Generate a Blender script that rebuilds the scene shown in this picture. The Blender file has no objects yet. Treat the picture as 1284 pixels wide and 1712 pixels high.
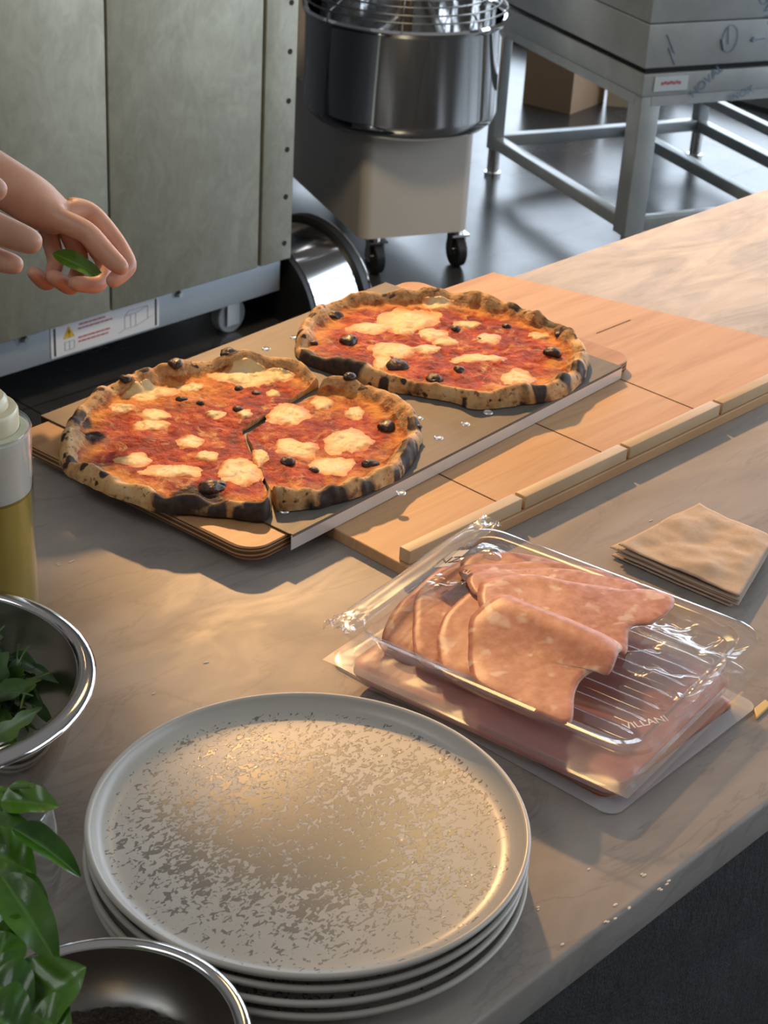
import bpy, bmesh, math, random
from mathutils import Vector, Matrix, noise
sc = bpy.context.scene
col = sc.collection
TZ = 0.90                      # height of the worktop; all counter-top coordinates below are above this level
# ------------------------------------------------------------------ camera
cd = bpy.data.cameras.new('camera'); cam = bpy.data.objects.new('camera', cd); col.objects.link(cam)
cam.matrix_world = Matrix(((0.69418, 0.31027, -0.64950, 0), (-0.71763, 0.36841, -0.59100, 0), (0.05592, 0.87636, 0.47840, 1.70), (0, 0, 0, 1)))
cd.sensor_fit = 'VERTICAL'; cd.sensor_height = 36; cd.lens = 61.65; cd.clip_start = .05
sc.cycles.transparent_max_bounces = 32
cd.dof.use_dof = True; cd.dof.focus_distance = 1.45; cd.dof.aperture_fstop = 22
sc.camera = cam
# ------------------------------------------------------------------ light
sc.view_settings.view_transform = 'Standard'; sc.view_settings.look = 'None'
sc.view_settings.exposure = 0.0; sc.view_settings.gamma = 1.0; sc.view_settings.use_curve_mapping = False
w = bpy.data.worlds.new('room_ambient'); sc.world = w; w.use_nodes = True
# dim room light, brighter from the lit ceiling overhead
wn = w.node_tree.nodes; wl = w.node_tree.links; wt = wn.new('ShaderNodeTexCoord'); ws = wn.new('ShaderNodeSeparateXYZ'); wr = wn.new('ShaderNodeValToRGB')
wl.new(wt.outputs['Generated'], ws.inputs[0]); wl.new(ws.outputs[2], wr.inputs[0]); wl.new(wr.outputs[0], wn['Background'].inputs[0])
wr.color_ramp.elements[0].position = .30; wr.color_ramp.elements[0].color = (.20, .20, .21, 1)
wr.color_ramp.elements[1].position = .72; wr.color_ramp.elements[1].color = (.86, .86, .88, 1)
wn['Background'].inputs[1].default_value = 0.26
def lamp(name, kind, loc, target, energy, color, **k):
    l = bpy.data.lights.new(name, kind); l.energy = energy; l.color = color
    for a, b in k.items(): setattr(l, a, b)
    o = bpy.data.objects.new(name, l); col.objects.link(o); o.location = loc
    o.rotation_euler = (Vector(target) - Vector(loc)).to_track_quat('-Z', 'Y').to_euler()
    return o
# warm spots above the pass, then added fills for oven, left side and cool right
lamp('pass_spotlight', 'SPOT', (2.54, 2.96, 2.76), (1.92, 1.20, .93), 425, (1.0, .56, .23), spot_size=math.radians(42.5), spot_blend=.30, shadow_soft_size=.06)
lamp('plate_spotlight', 'SPOT', (2.13, 1.64, 2.36), (.78, .58, .93), 13, (1.0, .62, .24), spot_size=math.radians(26), spot_blend=1.0, shadow_soft_size=.2)
lamp('oven_fill_spot', 'SPOT', (1.9, 1.75, 2.75), (2.5, 2.93, 1.0), 125, (1.0, .84, .58), spot_size=math.radians(82), spot_blend=.8, shadow_soft_size=.25)  # added, no such lamp known: brightens the oven front and warms the mixer
lamp('added_soft_fill', 'AREA', (-.6, 1.2, 2.9), (.8, .9, .9), 9, (.97, .98, 1.0), shape='RECTANGLE', size=1.6, size_y=.6)  # unseen soft area light added at upper left to whiten the plate rim
lamp('added_cool_fill', 'AREA', (3.3, -1.8, 2.2), (1.2, .7, .9), 26, (.80, .89, 1.0), shape='RECTANGLE', size=1.8, size_y=1.4)  # added cool fill from behind right, not an actual window
# ------------------------------------------------------------------ measured places (metres on the worktop)
P1 = [(1.1919, 1.189), (1.2007, 1.2147), (1.2002, 1.2372), (1.1812, 1.2637), (1.1547, 1.2867), (1.118, 1.2975), (1.0795, 1.3101), (1.034, 1.3128), (0.9911, 1.3073), (0.9573, 1.2925), (0.9237, 1.2674), (0.8977, 1.2442), (0.8791, 1.2193), (0.8703, 1.1948), (0.871, 1.1703), (0.8753, 1.1359), (0.8834, 1.1029), (0.8875, 1.085), (0.9085, 1.0615), (0.9296, 1.0366), (0.9499, 1.0108), (0.9719, 1.0227)]
P1C = (1.0558, 1.1589)
PS = [(0.9706, 1.0198), (0.9894, 1.0055), (1.0109, 0.9963), (1.0509, 0.9894), (1.089, 0.9889), (1.1156, 0.9955), (1.1462, 1.0101), (1.1825, 1.0371), (1.2079, 1.0685), (1.2192, 1.1029), (1.217, 1.1372), (1.2079, 1.1706), (1.1938, 1.1785)]
PSC = (1.0504, 1.1494)
P2 = [(1.239, 1.2743), (1.2746, 1.3051), (1.3245, 1.3289), (1.383, 1.3293), (1.4239, 1.3104), (1.4646, 1.2809), (1.4979, 1.2442), (1.5125, 1.2007), (1.5139, 1.1471), (1.5059, 1.0981), (1.4865, 1.0636), (1.4538, 1.0351), (1.4105, 1.013), (1.3636, 1.0063), (1.3297, 1.0191), (1.2805, 1.0425), (1.2725, 1.0729), (1.2532, 1.1106), (1.2369, 1.1385), (1.2286, 1.1747), (1.2242, 1.2156), (1.2208, 1.2447)]
P2C = (1.3675, 1.1707)
M1 = [(1.1449, 1.2481, 0.027, -0.0217, -0.0153, -0.017), (1.1751, 1.2297, 0.0148, -0.0119, -0.0136, -0.0146), (1.0098, 1.2362, 0.0115, -0.0094, -0.0105, -0.0128), (0.9919, 1.219, 0.0127, -0.0104, -0.0085, -0.0104), (1.0393, 1.2854, 0.0213, -0.0172, -0.012, -0.0147), (1.0791, 1.2626, 0.0119, -0.0097, -0.0096, -0.0112), (0.9923, 1.2683, 0.0101, -0.0082, -0.0061, -0.0077), (0.999, 1.1686, 0.0098, -0.0081, -0.0102, -0.0119), (0.9333, 1.1732, 0.0139, -0.0115, -0.0102, -0.0127), (0.9892, 1.1351, 0.0114, -0.0094, -0.0074, -0.0086), (0.9452, 1.1312, 0.0215, -0.0178, -0.0102, -0.0122), (0.9926, 1.0918, 0.0156, -0.013, -0.0196, -0.022), (1.137, 1.2025, 0.0058, -0.0047, -0.008, -0.0087), (1.0791, 1.1796, 0.0065, -0.0053, -0.0093, -0.0104), (1.0564, 1.1982, 0.0083, -0.0068, -0.0055, -0.0063)]
MS = [(1.1098, 1.1509, 0.0178, -0.0145, -0.0162, -0.0173), (1.1583, 1.1515, 0.0096, -0.0078, -0.0121, -0.0124), (1.168, 1.1161, 0.0095, -0.0077, -0.012, -0.012), (1.0664, 1.0961, 0.0202, -0.0167, -0.0134, -0.0142), (1.1159, 1.0723, 0.0192, -0.0158, -0.0187, -0.0188), (1.0666, 1.0464, 0.0177, -0.0147, -0.0149, -0.0153), (1.0266, 1.1024, 0.0057, -0.0048, -0.0111, -0.0122)]
M2 = [(1.3918, 1.2448, 0.0283, -0.0223, -0.0261, -0.0246), (1.3419, 1.2574, 0.0171, -0.0135, -0.0125, -0.0122), (1.4552, 1.2573, 0.0157, -0.0123, -0.0166, -0.0152), (1.3665, 1.2313, 0.0118, -0.0093, -0.0127, -0.012), (1.3172, 1.1972, 0.0208, -0.0166, -0.0156, -0.0149), (1.3452, 1.1792, 0.0157, -0.0125, -0.0098, -0.0091), (1.4213, 1.1551, 0.0161, -0.0128, -0.013, -0.0114), (1.3708, 1.1232, 0.0234, -0.0187, -0.0111, -0.0098), (1.3798, 1.1793, 0.0117, -0.0093, -0.0101, -0.0092), (1.3679, 1.0666, 0.0153, -0.0123, -0.0181, -0.0153), (1.476, 1.1226, 0.012, -0.0095, -0.0109, -0.009), (1.3815, 1.2019, 0.0134, -0.0106, -0.0128, -0.0118), (1.436, 1.1943, 0.012, -0.0095, -0.0094, -0.0083), (1.2852, 1.1855, 0.0077, -0.0061, -0.0185, -0.0179)]
B1 = [(1.1514, 1.2839, 0.0103), (1.0841, 1.2943, 0.0076), (1.0537, 1.2468, 0.0055), (1.0613, 1.2277, 0.0043), (1.0814, 1.1931, 0.0055), (1.1181, 1.2323, 0.005), (1.0233, 1.2994, 0.0062), (0.9503, 1.0835, 0.0122), (0.961, 1.0823, 0.0078), (1.1226, 1.2096, 0.0043)]
BS = [(1.2028, 1.1599, 0.0069), (1.1684, 1.0718, 0.009), (1.0952, 1.0232, 0.0075), (1.0381, 1.0787, 0.0074), (1.0467, 1.0505, 0.0051), (1.1826, 1.0407, 0.0036)]
B2 = [(1.3339, 1.3082, 0.0103), (1.2941, 1.247, 0.01), (1.2878, 1.1666, 0.0116), (1.2933, 1.1181, 0.0089), (1.4419, 1.0785, 0.0093), (1.4157, 1.1966, 0.0062), (1.4639, 1.1609, 0.0055), (1.4051, 1.3343, 0.0085), (1.3319, 1.1151, 0.0071), (1.2587, 1.2666, 0.0053), (1.4909, 1.1063, 0.0055), (1.4127, 1.1595, 0.0041)]
C1 = [(0.9273, 1.0752, 0.0209), (0.9011, 1.0778, 0.0153), (0.9484, 1.0174, 0.0108), (0.939, 1.2684, 0.012), (0.9323, 1.236, 0.0106), (0.9219, 1.0426, 0.0076), (0.9321, 1.0267, 0.0054), (1.1519, 1.2835, 0.009), (0.9581, 1.0121, 0.0065), (1.0871, 1.2998, 0.0063), (1.0495, 1.3029, 0.005), (0.88, 1.2, 0.0046), (0.8811, 1.152, 0.0039)]
CS = [(1.0726, 0.9798, 0.0067), (1.1813, 1.0435, 0.0084), (1.0183, 0.9884, 0.0143), (0.989, 0.9936, 0.0098), (1.058, 0.9811, 0.01), (1.1218, 0.9995, 0.0057), (1.1557, 1.013, 0.0047), (1.0993, 0.9859, 0.0051), (1.2059, 1.1613, 0.0063), (0.9679, 1.0068, 0.0087)]
C2 = [(1.2243, 1.2114, 0.0167), (1.2258, 1.2407, 0.0104), (1.2369, 1.1833, 0.0141), (1.2295, 1.2012, 0.0141), (1.5124, 1.1821, 0.0113), (1.5104, 1.1265, 0.0125), (1.5004, 1.1009, 0.0082), (1.4639, 1.0546, 0.0067), (1.5177, 1.1548, 0.0084), (1.4231, 1.0256, 0.0078), (1.2368, 1.1171, 0.005), (1.2685, 1.0575, 0.0056), (1.3472, 1.0182, 0.0076), (1.4024, 1.3316, 0.0113), (1.2544, 1.2849, 0.004), (1.2354, 1.1375, 0.005), (1.3851, 1.0165, 0.0077)]
HOLES = [(1.22, 1.0706), (1.2469, 1.0305), (1.2019, 1.0266), (1.2857, 1.0335), (0.9796, 1.0149), (1.2171, 1.2976), (1.2632, 1.3014), (1.0875, 0.97), (0.907, 1.2694)]
NAP = [[(1.1841, 0.7848), (1.3083, 0.782), (1.3099, 0.6969), (1.1932, 0.6584)]]
CRUMB = [(0.8043, 0.4974), (0.8084, 0.4888), (0.786, 0.4899), (0.7927, 0.487), (0.7458, 0.4969), (0.8434, 0.5011), (0.8508, 0.4859), (0.841, 0.4839), (0.789, 0.9026), (0.7925, 1.1077), (0.8056, 1.1061), (1.2704, 0.8113), (0.7304, 0.8974), (0.7633, 0.5283), (0.8467, 0.4854), (0.8186, 0.5321)]
YEL = [(1.0767, 0.5574)]
HA = {'wrist': (0.964, 1.4124, 0.2379, 0.03), 'fore': (0.9373, 1.4376, 0.257, 0.031), 'palm': (0.9862, 1.3882, 0.2167, 0.033), 'kn': (1.0094, 1.3671, 0.2066, 0.024), 'i1': (1.0319, 1.3635, 0.2067, 0.0125), 'i2': (1.0394, 1.3334, 0.1822, 0.0105), 'i3': (1.0402, 1.3093, 0.1613, 0.01), 'i4': (1.0138, 1.3057, 0.1535, 0.0085), 't1': (0.9867, 1.3521, 0.2094, 0.0135), 't2': (0.9998, 1.3258, 0.2018, 0.0118), 't3': (1.0051, 1.303, 0.1844, 0.0112), 't4': (1.0094, 1.2854, 0.1745, 0.0092), 'm1': (1.0359, 1.3843, 0.1854, 0.0115), 'm2': (1.0419, 1.3511, 0.1522, 0.0105), 'm3': (1.0162, 1.3311, 0.1399, 0.0098), 'm4': (0.9867, 1.331, 0.1496, 0.0085), 'r1': (1.0257, 1.3978, 0.1838, 0.011), 'r2': (1.0284, 1.3731, 0.1486, 0.0102), 'r3': (0.9969, 1.35, 0.1355, 0.0096), 'r4': (0.9738, 1.3495, 0.1545, 0.0085), 'p1': (1.0112, 1.4083, 0.1839, 0.0105), 'p2': (1.0077, 1.3884, 0.1488, 0.0095), 'p3': (0.9813, 1.3686, 0.1367, 0.0088), 'p4': (0.9619, 1.3657, 0.1568, 0.0075)}
HB = {'wrist': (0.7495, 1.3457, 0.2983, 0.027), 'palm': (0.7815, 1.3092, 0.2829, 0.03), 'kn': (0.8025, 1.282, 0.278, 0.022), 'i1': (0.818, 1.273, 0.28, 0.015), 'i2': (0.8396, 1.2518, 0.2633, 0.0155), 'i3': (0.8565, 1.2363, 0.2542, 0.014), 'i4': (0.8656, 1.2279, 0.2496, 0.0125), 'm1': (0.8191, 1.2866, 0.2539, 0.0115), 'm2': (0.84, 1.2641, 0.2335, 0.0115), 'm3': (0.8514, 1.2536, 0.2272, 0.0112), 'm4': (0.8597, 1.2465, 0.2241, 0.01), 'r1': (0.8077, 1.303, 0.2461, 0.011), 'r2': (0.8215, 1.2842, 0.2232, 0.0105), 'r3': (0.8307, 1.2714, 0.2079, 0.0095), 'r4': (0.8361, 1.2658, 0.2038, 0.0085), 'p1': (0.7995, 1.3192, 0.2432, 0.01), 'p2': (0.8069, 1.3048, 0.2204, 0.0095), 'p3': (0.8141, 1.2938, 0.2061, 0.0085), 'p4': (0.8198, 1.2886, 0.2023, 0.0075), 't1': (0.7912, 1.28, 0.3023, 0.015), 't2': (0.8101, 1.2533, 0.3121, 0.014), 't3': (0.8224, 1.2318, 0.3102, 0.013), 't4': (0.83, 1.2247, 0.3053, 0.0115)}
LEAFHELD = [(0.9873, 1.3669, 0.1701), (1.0014, 1.3545, 0.1656), (1.0197, 1.3226, 0.1557)]
BASIL = [((0.472, 0.7329, 0.1291), (0.4819, 0.7272, 0.13), 0.01), ((0.4654, 0.7155, 0.1382), (0.4862, 0.6905, 0.1429), 0.024), ((0.4503, 0.7074, 0.1354), (0.4673, 0.6783, 0.1327), 0.022), ((0.4514, 0.6846, 0.1442), (0.4701, 0.6435, 0.1318), 0.017), ((0.4374, 0.6952, 0.13), (0.4529, 0.6659, 0.1262), 0.034), ((0.4274, 0.6628, 0.1375), (0.4263, 0.6087, 0.116), 0.026), ((0.4391, 0.6675, 0.1265), (0.4447, 0.6419, 0.1132), 0.016), ((0.4212, 0.672, 0.1273), (0.4288, 0.6434, 0.1195), 0.04), ((0.3911, 0.6172, 0.1173), (0.409, 0.633, 0.1276), 0.03), ((0.3981, 0.5955, 0.1022), (0.4166, 0.5828, 0.1313), 0.042), ((0.3829, 0.6116, 0.1222), (0.3914, 0.5853, 0.1183), 0.036), ((0.391, 0.5861, 0.1116), (0.3963, 0.5609, 0.115), 0.03), ((0.3664, 0.5928, 0.1253), (0.3773, 0.5694, 0.1183), 0.04), ((0.4052, 0.6438, 0.1205), (0.4127, 0.6273, 0.1096), 0.03)]
MORT = [('L1', 0.0415, [(0.8874, 0.8006), (0.9245, 0.8193), (0.9642, 0.8293), (1.0019, 0.8363), (1.0274, 0.8279), (0.99, 0.788), (0.934, 0.7745), (0.8881, 0.7617), (0.8814, 0.7848)]), ('L2', 0.0446, [(0.9066, 0.7859), (0.9512, 0.8209), (0.9941, 0.8294), (1.0311, 0.8245), (1.0315, 0.7975), (0.9791, 0.7656), (0.926, 0.7513), (0.8862, 0.7345), (0.8813, 0.7556)]), ('L3', 0.0505, [(0.9132, 0.7643), (0.9597, 0.7821), (1.0081, 0.7848), (1.0162, 0.7587), (0.976, 0.7314), (0.9333, 0.7328), (0.8893, 0.7035), (0.8779, 0.7244)]), ('R1', 0.0475, [(1.0114, 0.8281), (1.0398, 0.8187), (1.0622, 0.7969), (1.0797, 0.7564), (1.0654, 0.7463), (1.0317, 0.7712), (0.9931, 0.7914)]), ('R2', 0.0515, [(0.9985, 0.8169), (1.0376, 0.7968), (1.0669, 0.7677), (1.0861, 0.7262), (1.0698, 0.7169), (1.0342, 0.7347), (0.9883, 0.7678), (0.9801, 0.7938)]), ('R3', 0.055, [(0.9941, 0.7998), (1.0367, 0.7764), (1.0681, 0.7365), (1.0858, 0.6955), (1.0646, 0.6821), (1.0257, 0.7157), (0.9804, 0.7484), (0.9686, 0.7772)]), ('R4', 0.0584, [(0.9787, 0.7799), (1.0166, 0.7665), (1.0399, 0.7275), (1.0749, 0.6885), (1.086, 0.669), (1.0846, 0.6576), (1.0641, 0.6483), (1.0401, 0.6475), (1.022, 0.6549), (0.9903, 0.6351), (0.9823, 0.6455), (0.9669, 0.6874), (0.9474, 0.7396)]), ('F1', 0.0665, [(0.9326, 0.7447), (0.9637, 0.7419), (0.9733, 0.7216), (0.9776, 0.6788), (0.9841, 0.6387), (0.9673, 0.6277), (0.9474, 0.6211), (0.944, 0.6316), (0.9288, 0.633), (0.9089, 0.6229), (0.8822, 0.6055), (0.8743, 0.6246), (0.8705, 0.6619), (0.8719, 0.6893), (0.8984, 0.7189)])]
MFAT = [(1.0113, 0.7981, 0.01), (0.9652, 0.7677, 0.007), (0.9949, 0.7608, 0.006), (0.9211, 0.7576, 0.006), (1.0524, 0.662, 0.01), (0.9956, 0.7292, 0.005), (0.9295, 0.6595, 0.007), (0.9105, 0.6706, 0.006), (0.8936, 0.7296, 0.008), (0.8881, 0.7629, 0.006), (1.0177, 0.7539, 0.006), (1.0332, 0.7217, 0.007), (1.0524, 0.7115, 0.006)]
# ------------------------------------------------------------------ helpers
R = math.radians
def V(*a): return Vector(a)
class MB:
    """collects shapes, builds one mesh object"""
    def __init__(s): s.bm = bmesh.new()
    def box(s, c, d, rz=0, bevel=0, m=None):
        M = Matrix.Translation(c) @ Matrix.Rotation(rz, 4, 'Z') @ Matrix.Diagonal((*d, 1))
        if m is not None: M = m @ M
        r = bmesh.ops.create_cube(s.bm, size=1, matrix=M)
        if bevel:
            es = list({e for v in r['verts'] for e in v.link_edges})
            bmesh.ops.bevel(s.bm, geom=es, offset=bevel, segments=3, affect='EDGES', profile=.5)
        return s
    def cyl(s, a, b, r, r2=None, n=24, caps=True):
        a = Vector(a); b = Vector(b); d = b - a
        M = Matrix.Translation((a + b) / 2) @ d.to_track_quat('Z', 'Y').to_matrix().to_4x4()
        bmesh.ops.create_cone(s.bm, cap_ends=caps, segments=n, radius1=r, radius2=r if r2 is None else r2, depth=d.length, matrix=M)
        return s
    def ball(s, c, r, sc_=(1, 1, 1), n=16):
        bmesh.ops.create_uvsphere(s.bm, u_segments=n, v_segments=max(6, n // 2), radius=r, matrix=Matrix.Translation(c) @ Matrix.Diagonal((*sc_, 1)))
        return s
    def lathe(s, prof, c=(0, 0, 0), n=96, closed=False):
        c = Vector(c); rings = []
        for r, z in prof:
            if r < 1e-6: rings.append([s.bm.verts.new(c + V(0, 0, z))])
            else: rings.append([s.bm.verts.new(c + V(r * math.cos(2 * math.pi * i / n), r * math.sin(2 * math.pi * i / n), z)) for i in range(n)])
        if closed: rings.append(rings[0])
        for a, b in zip(rings, rings[1:]):
            for i in range(n):
                j = (i + 1) % n
                f = [a[i % len(a)], a[j % len(a)], b[j % len(b)], b[i % len(b)]]
                f = [v for k, v in enumerate(f) if v not in f[:k]]
                if len(f) > 2:
                    try: s.bm.faces.new(f)
                    except ValueError: pass
        return s
    def loft(s, rings, cap0=False, cap1=False, closed=True):
        R_ = [[s.bm.verts.new(p) for p in r] for r in rings]; n = len(R_[0])
        for a, b in zip(R_, R_[1:]):
            for i in range(n if closed else n - 1):
                s.bm.faces.new([a[i], a[(i + 1) % n], b[(i + 1) % n], b[i]])
        if cap0: s.bm.faces.new(R_[0][::-1])
        if cap1: s.bm.faces.new(R_[-1])
        return s
    def tube(s, pts, r, n=8, cyc=False):
        pts = [Vector(p) for p in pts]; rings = []; m = len(pts); up = V(0, 0, 1)
        for i, p in enumerate(pts):
            t = (pts[(i + 1) % m] - pts[i - 1]) if cyc else (pts[min(i + 1, m - 1)] - pts[max(i - 1, 0)])
            t.normalize(); u = t.cross(up)
            if u.length < .1: u = t.cross(V(1, 0, 0))
            u.normalize(); v = u.cross(t); rr = r[i] if isinstance(r, (list, tuple)) else r
            rings.append([p + u * rr * math.cos(2 * math.pi * k / n) + v * rr * math.sin(2 * math.pi * k / n) for k in range(n)])
        if cyc: rings.append(rings[0])
        return s.loft(rings, not cyc, not cyc)
    def build(s, name, mat, parent=None, loc=None, smooth=35, sub=0, solid=0, bevel=0):
        bmesh.ops.recalc_face_normals(s.bm, faces=s.bm.faces[:])
        me = bpy.data.meshes.new(name); s.bm.to_mesh(me); s.bm.free()
        return link(name, me, mat, parent, loc, smooth, sub, solid, bevel)
def link(name, me, mat, parent=None, loc=None, smooth=35, sub=0, solid=0, bevel=0):
    me.materials.append(mat)
    o = bpy.data.objects.new(name, me); col.objects.link(o)
    if parent: o.parent = parent
    if loc is not None: o.location = loc
    if smooth:
        me.polygons.foreach_set('use_smooth', [True] * len(me.polygons))
        if smooth < 180: me.set_sharp_from_angle(angle=R(smooth))
    if solid: m = o.modifiers.new('solid', 'SOLIDIFY'); m.thickness = solid; m.offset = 0
    if sub: m = o.modifiers.new('sub', 'SUBSURF'); m.levels = m.render_levels = sub
    if bevel: m = o.modifiers.new('bev', 'BEVEL'); m.width = bevel; m.segments = 2; m.limit_method = 'ANGLE'
    return o
def tag(o, label=None, cat=None, group=None, kind=None):
    if label: o['label'] = label
    if cat: o['category'] = cat
    if group: o['group'] = group
    if kind: o['kind'] = kind
    return o
def thing(name, label, cat, loc, rz=0, group=None):
    o = bpy.data.objects.new(name, None); col.objects.link(o); o.location = loc; o.rotation_euler = (0, 0, rz)
    o.empty_display_size = .02
    return tag(o, label, cat, group)
def text(name, body, size, mat, parent, M, extrude=.0002):
    c = bpy.data.curves.new(name, 'FONT'); c.body = body; c.size = size; c.extrude = extrude; c.align_x = 'CENTER'; c.align_y = 'CENTER'
    o = bpy.data.objects.new(name + '_tmp', c); col.objects.link(o)
    dg = bpy.context.evaluated_depsgraph_get(); me = bpy.data.meshes.new_from_object(o.evaluated_get(dg))
    bpy.data.objects.remove(o); bpy.data.curves.remove(c)
    me.transform(M); me.materials.clear()
    return link(name, me, mat, parent, smooth=0)
def cr(pts, n=6, closed=True):
    """Catmull-Rom through points"""
    P = [Vector(p) for p in pts]; m = len(P); out = []
    for i in range(m if closed else m - 1):
        g = (lambda k: P[k % m]) if closed else (lambda k: P[max(0, min(m - 1, k))])
        a, b, c, d = g(i - 1), g(i), g(i + 1), g(i + 2)
        for k in range(n):
            t = k / n
            out.append(.5 * ((2 * b) + (c - a) * t + (2 * a - 5 * b + 4 * c - d) * t * t + (3 * b - a - 3 * c + d) * t ** 3))
    if not closed: out.append(P[-1])
    return out
def nz(x, y, z=0, s=1.0, o=2):
    return noise.fractal(Vector((x * s, y * s, z * s)), 1.0, 2.0, o)
# ------------------------------------------------------------------ materials
class NT:
    def __init__(s, name):
        s.m = bpy.data.materials.new(name); s.m.use_nodes = True; s.t = s.m.node_tree; s.N = s.t.nodes; s.L = s.t.links
        s.b = s.N['Principled BSDF']; s.tc = None
    def n(s, k, **a):
        x = s.N.new(k)
        for p, v in a.items():
            if p in x.inputs: x.inputs[p].default_value = v
            else: setattr(x, p, v)
        return x
    def co(s, scale=(1, 1, 1), rot=(0, 0, 0), loc=(0, 0, 0)):
        tc = s.n('ShaderNodeTexCoord'); mp = s.n('ShaderNodeMapping'); s.L.new(tc.outputs['Object'], mp.inputs[0])
        mp.inputs['Scale'].default_value = scale; mp.inputs['Rotation'].default_value = rot; mp.inputs['Location'].default_value = loc
        return mp.outputs[0]
    def noise(s, sc_, co=None, det=5, rough=.6, dist=0):
        x = s.n('ShaderNodeTexNoise'); x.inputs['Scale'].default_value = sc_; x.inputs['Detail'].default_value = det
        x.inputs['Roughness'].default_value = rough; x.inputs['Distortion'].default_value = dist
        s.L.new(co if co else s.co(), x.inputs['Vector']); return x.outputs['Fac']
    def ramp(s, f, stops, interp='LINEAR'):
        x = s.n('ShaderNodeValToRGB'); x.color_ramp.interpolation = interp; e = x.color_ramp.elements
        while len(e) < len(stops): e.new(.5)
        for k, (p, c) in enumerate(stops):
            e[k].position = p; e[k].color = (*c, 1) if len(c) == 3 else c
        s.L.new(f, x.inputs[0]); return x.outputs[0]
    def g(s, f, a, b):      # grey ramp
        return s.ramp(f, [(a, (0, 0, 0)), (b, (1, 1, 1))])
    def mix(s, f, a, b, mode='MIX'):
        x = s.n('ShaderNodeMix', data_type='RGBA', blend_type=mode)
        for sock, v in ((x.inputs[0], f), (x.inputs[6], a), (x.inputs[7], b)):
            if isinstance(v, (int, float)): sock.default_value = v
            elif isinstance(v, tuple): sock.default_value = (*v, 1)
            else: s.L.new(v, sock)
        return x.outputs[2]
    def math(s, op, a, b=0.0):
        x = s.n('ShaderNodeMath', operation=op)
        for sock, v in ((x.inputs[0], a), (x.inputs[1], b)):
            if isinstance(v, (int, float)): sock.default_value = v
            else: s.L.new(v, sock)
        return x.outputs[0]
    def attr(s, name): 
        x = s.n('ShaderNodeAttribute'); x.attribute_name = name; return x.outputs['Fac']
    def bump(s, h, st=.3, d=.001):
        x = s.n('ShaderNodeBump'); x.inputs['Strength'].default_value = st; x.inputs['Distance'].default_value = d
        s.L.new(h, x.inputs['Height']); s.L.new(x.outputs[0], s.b.inputs['Normal']); return s
    def set(s, **k):
        names = dict(color='Base Color', rough='Roughness', metal='Metallic', spec='Specular IOR Level', coat='Coat Weight', sss='Subsurface Weight', alpha='Alpha', trans='Transmission Weight', ior='IOR', emis='Emission Strength', emc='Emission Color', sheen='Sheen Weight', coatr='Coat Roughness', sssr='Subsurface Radius', ssss='Subsurface Scale', aniso='Anisotropic')
        for a, v in k.items():
            sock = s.b.inputs[names[a]]
            if isinstance(v, bpy.types.NodeSocket): s.L.new(v, sock)
            elif isinstance(v, tuple) and len(v) == 3 and a in ('color', 'emc'): sock.default_value = (*v, 1)
            else: sock.default_value = v
        return s
def pm(name, color, rough=.5, metal=0., var=.0, vs=30, **k):
    t = NT(name); t.set(color=color, rough=rough, metal=metal, **k)
    if var:
        f = t.noise(vs); t.set(color=t.mix(f, tuple(c * (1 - var) for c in color), tuple(min(1, c * (1 + var)) for c in color)))
    return t.m
M = {}
M['black'] = pm('black_rubber', (.012, .012, .013), .45)
M['dark'] = pm('dark_gap', (.01, .01, .01), .8)
M['steel'] = pm('polished_steel', (.62, .60, .58), .10, 1)
M['chrome'] = pm('chrome', (.70, .70, .70), .05, 1)
M['brushed'] = pm('brushed_steel', (.55, .54, .52), .28, 1)
M['zinc'] = pm('grey_painted_steel', (.36, .39, .42), .42, .35, .08, 8)
M['white_plastic'] = pm('white_plastic', (.55, .54, .50), .35, 0, .04, 20)
M['cream'] = pm('cream_plastic', (.74, .68, .46), .30, sss=.2)
M['red_ink'] = pm('red_ink', (.45, .06, .05), .6)
M['black_ink'] = pm('black_ink', (.02, .02, .025), .6)
M['grey_ink'] = pm('grey_ink', (.35, .35, .36), .6)
M['blue_ink'] = pm('blue_ink', (.10, .16, .24), .5)
M['yellow'] = pm('warning_yellow', (.70, .42, .03), .5)
M['label'] = pm('sticker_paper', (.72, .70, .70), .5)
# marble worktop
t = NT('marble'); c1 = t.co((1, 1, 1), (0, 0, .35))
n1 = t.noise(2.2, t.co((1, 2.6, 1), (0, 0, .9)), 8, .62, 1.2); n2 = t.noise(9, t.co((1, 2.2, 1), (0, 0, .6)), 6, .65, .8); n3 = t.noise(60, None, 4, .6)
cc = t.ramp(n1, [(.28, (.26, .23, .20)), (.45, (.35, .31, .272)), (.62, (.415, .37, .328)), (.8, (.47, .43, .385))])
cc = t.mix(t.g(n2, .35, .75), t.mix(.78, (.16, .15, .14), cc), cc)
vein = t.math('ABSOLUTE', t.math('SUBTRACT', t.noise(3.1, t.co((1, 3.2, 1), (0, 0, .75), (3, 1, 0)), 6, .6, 1.6), .5))
cc = t.mix(t.ramp(vein, [(0, (.35, .35, .35)), (.02, (0, 0, 0))]), cc, (.20, .175, .15))
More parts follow.
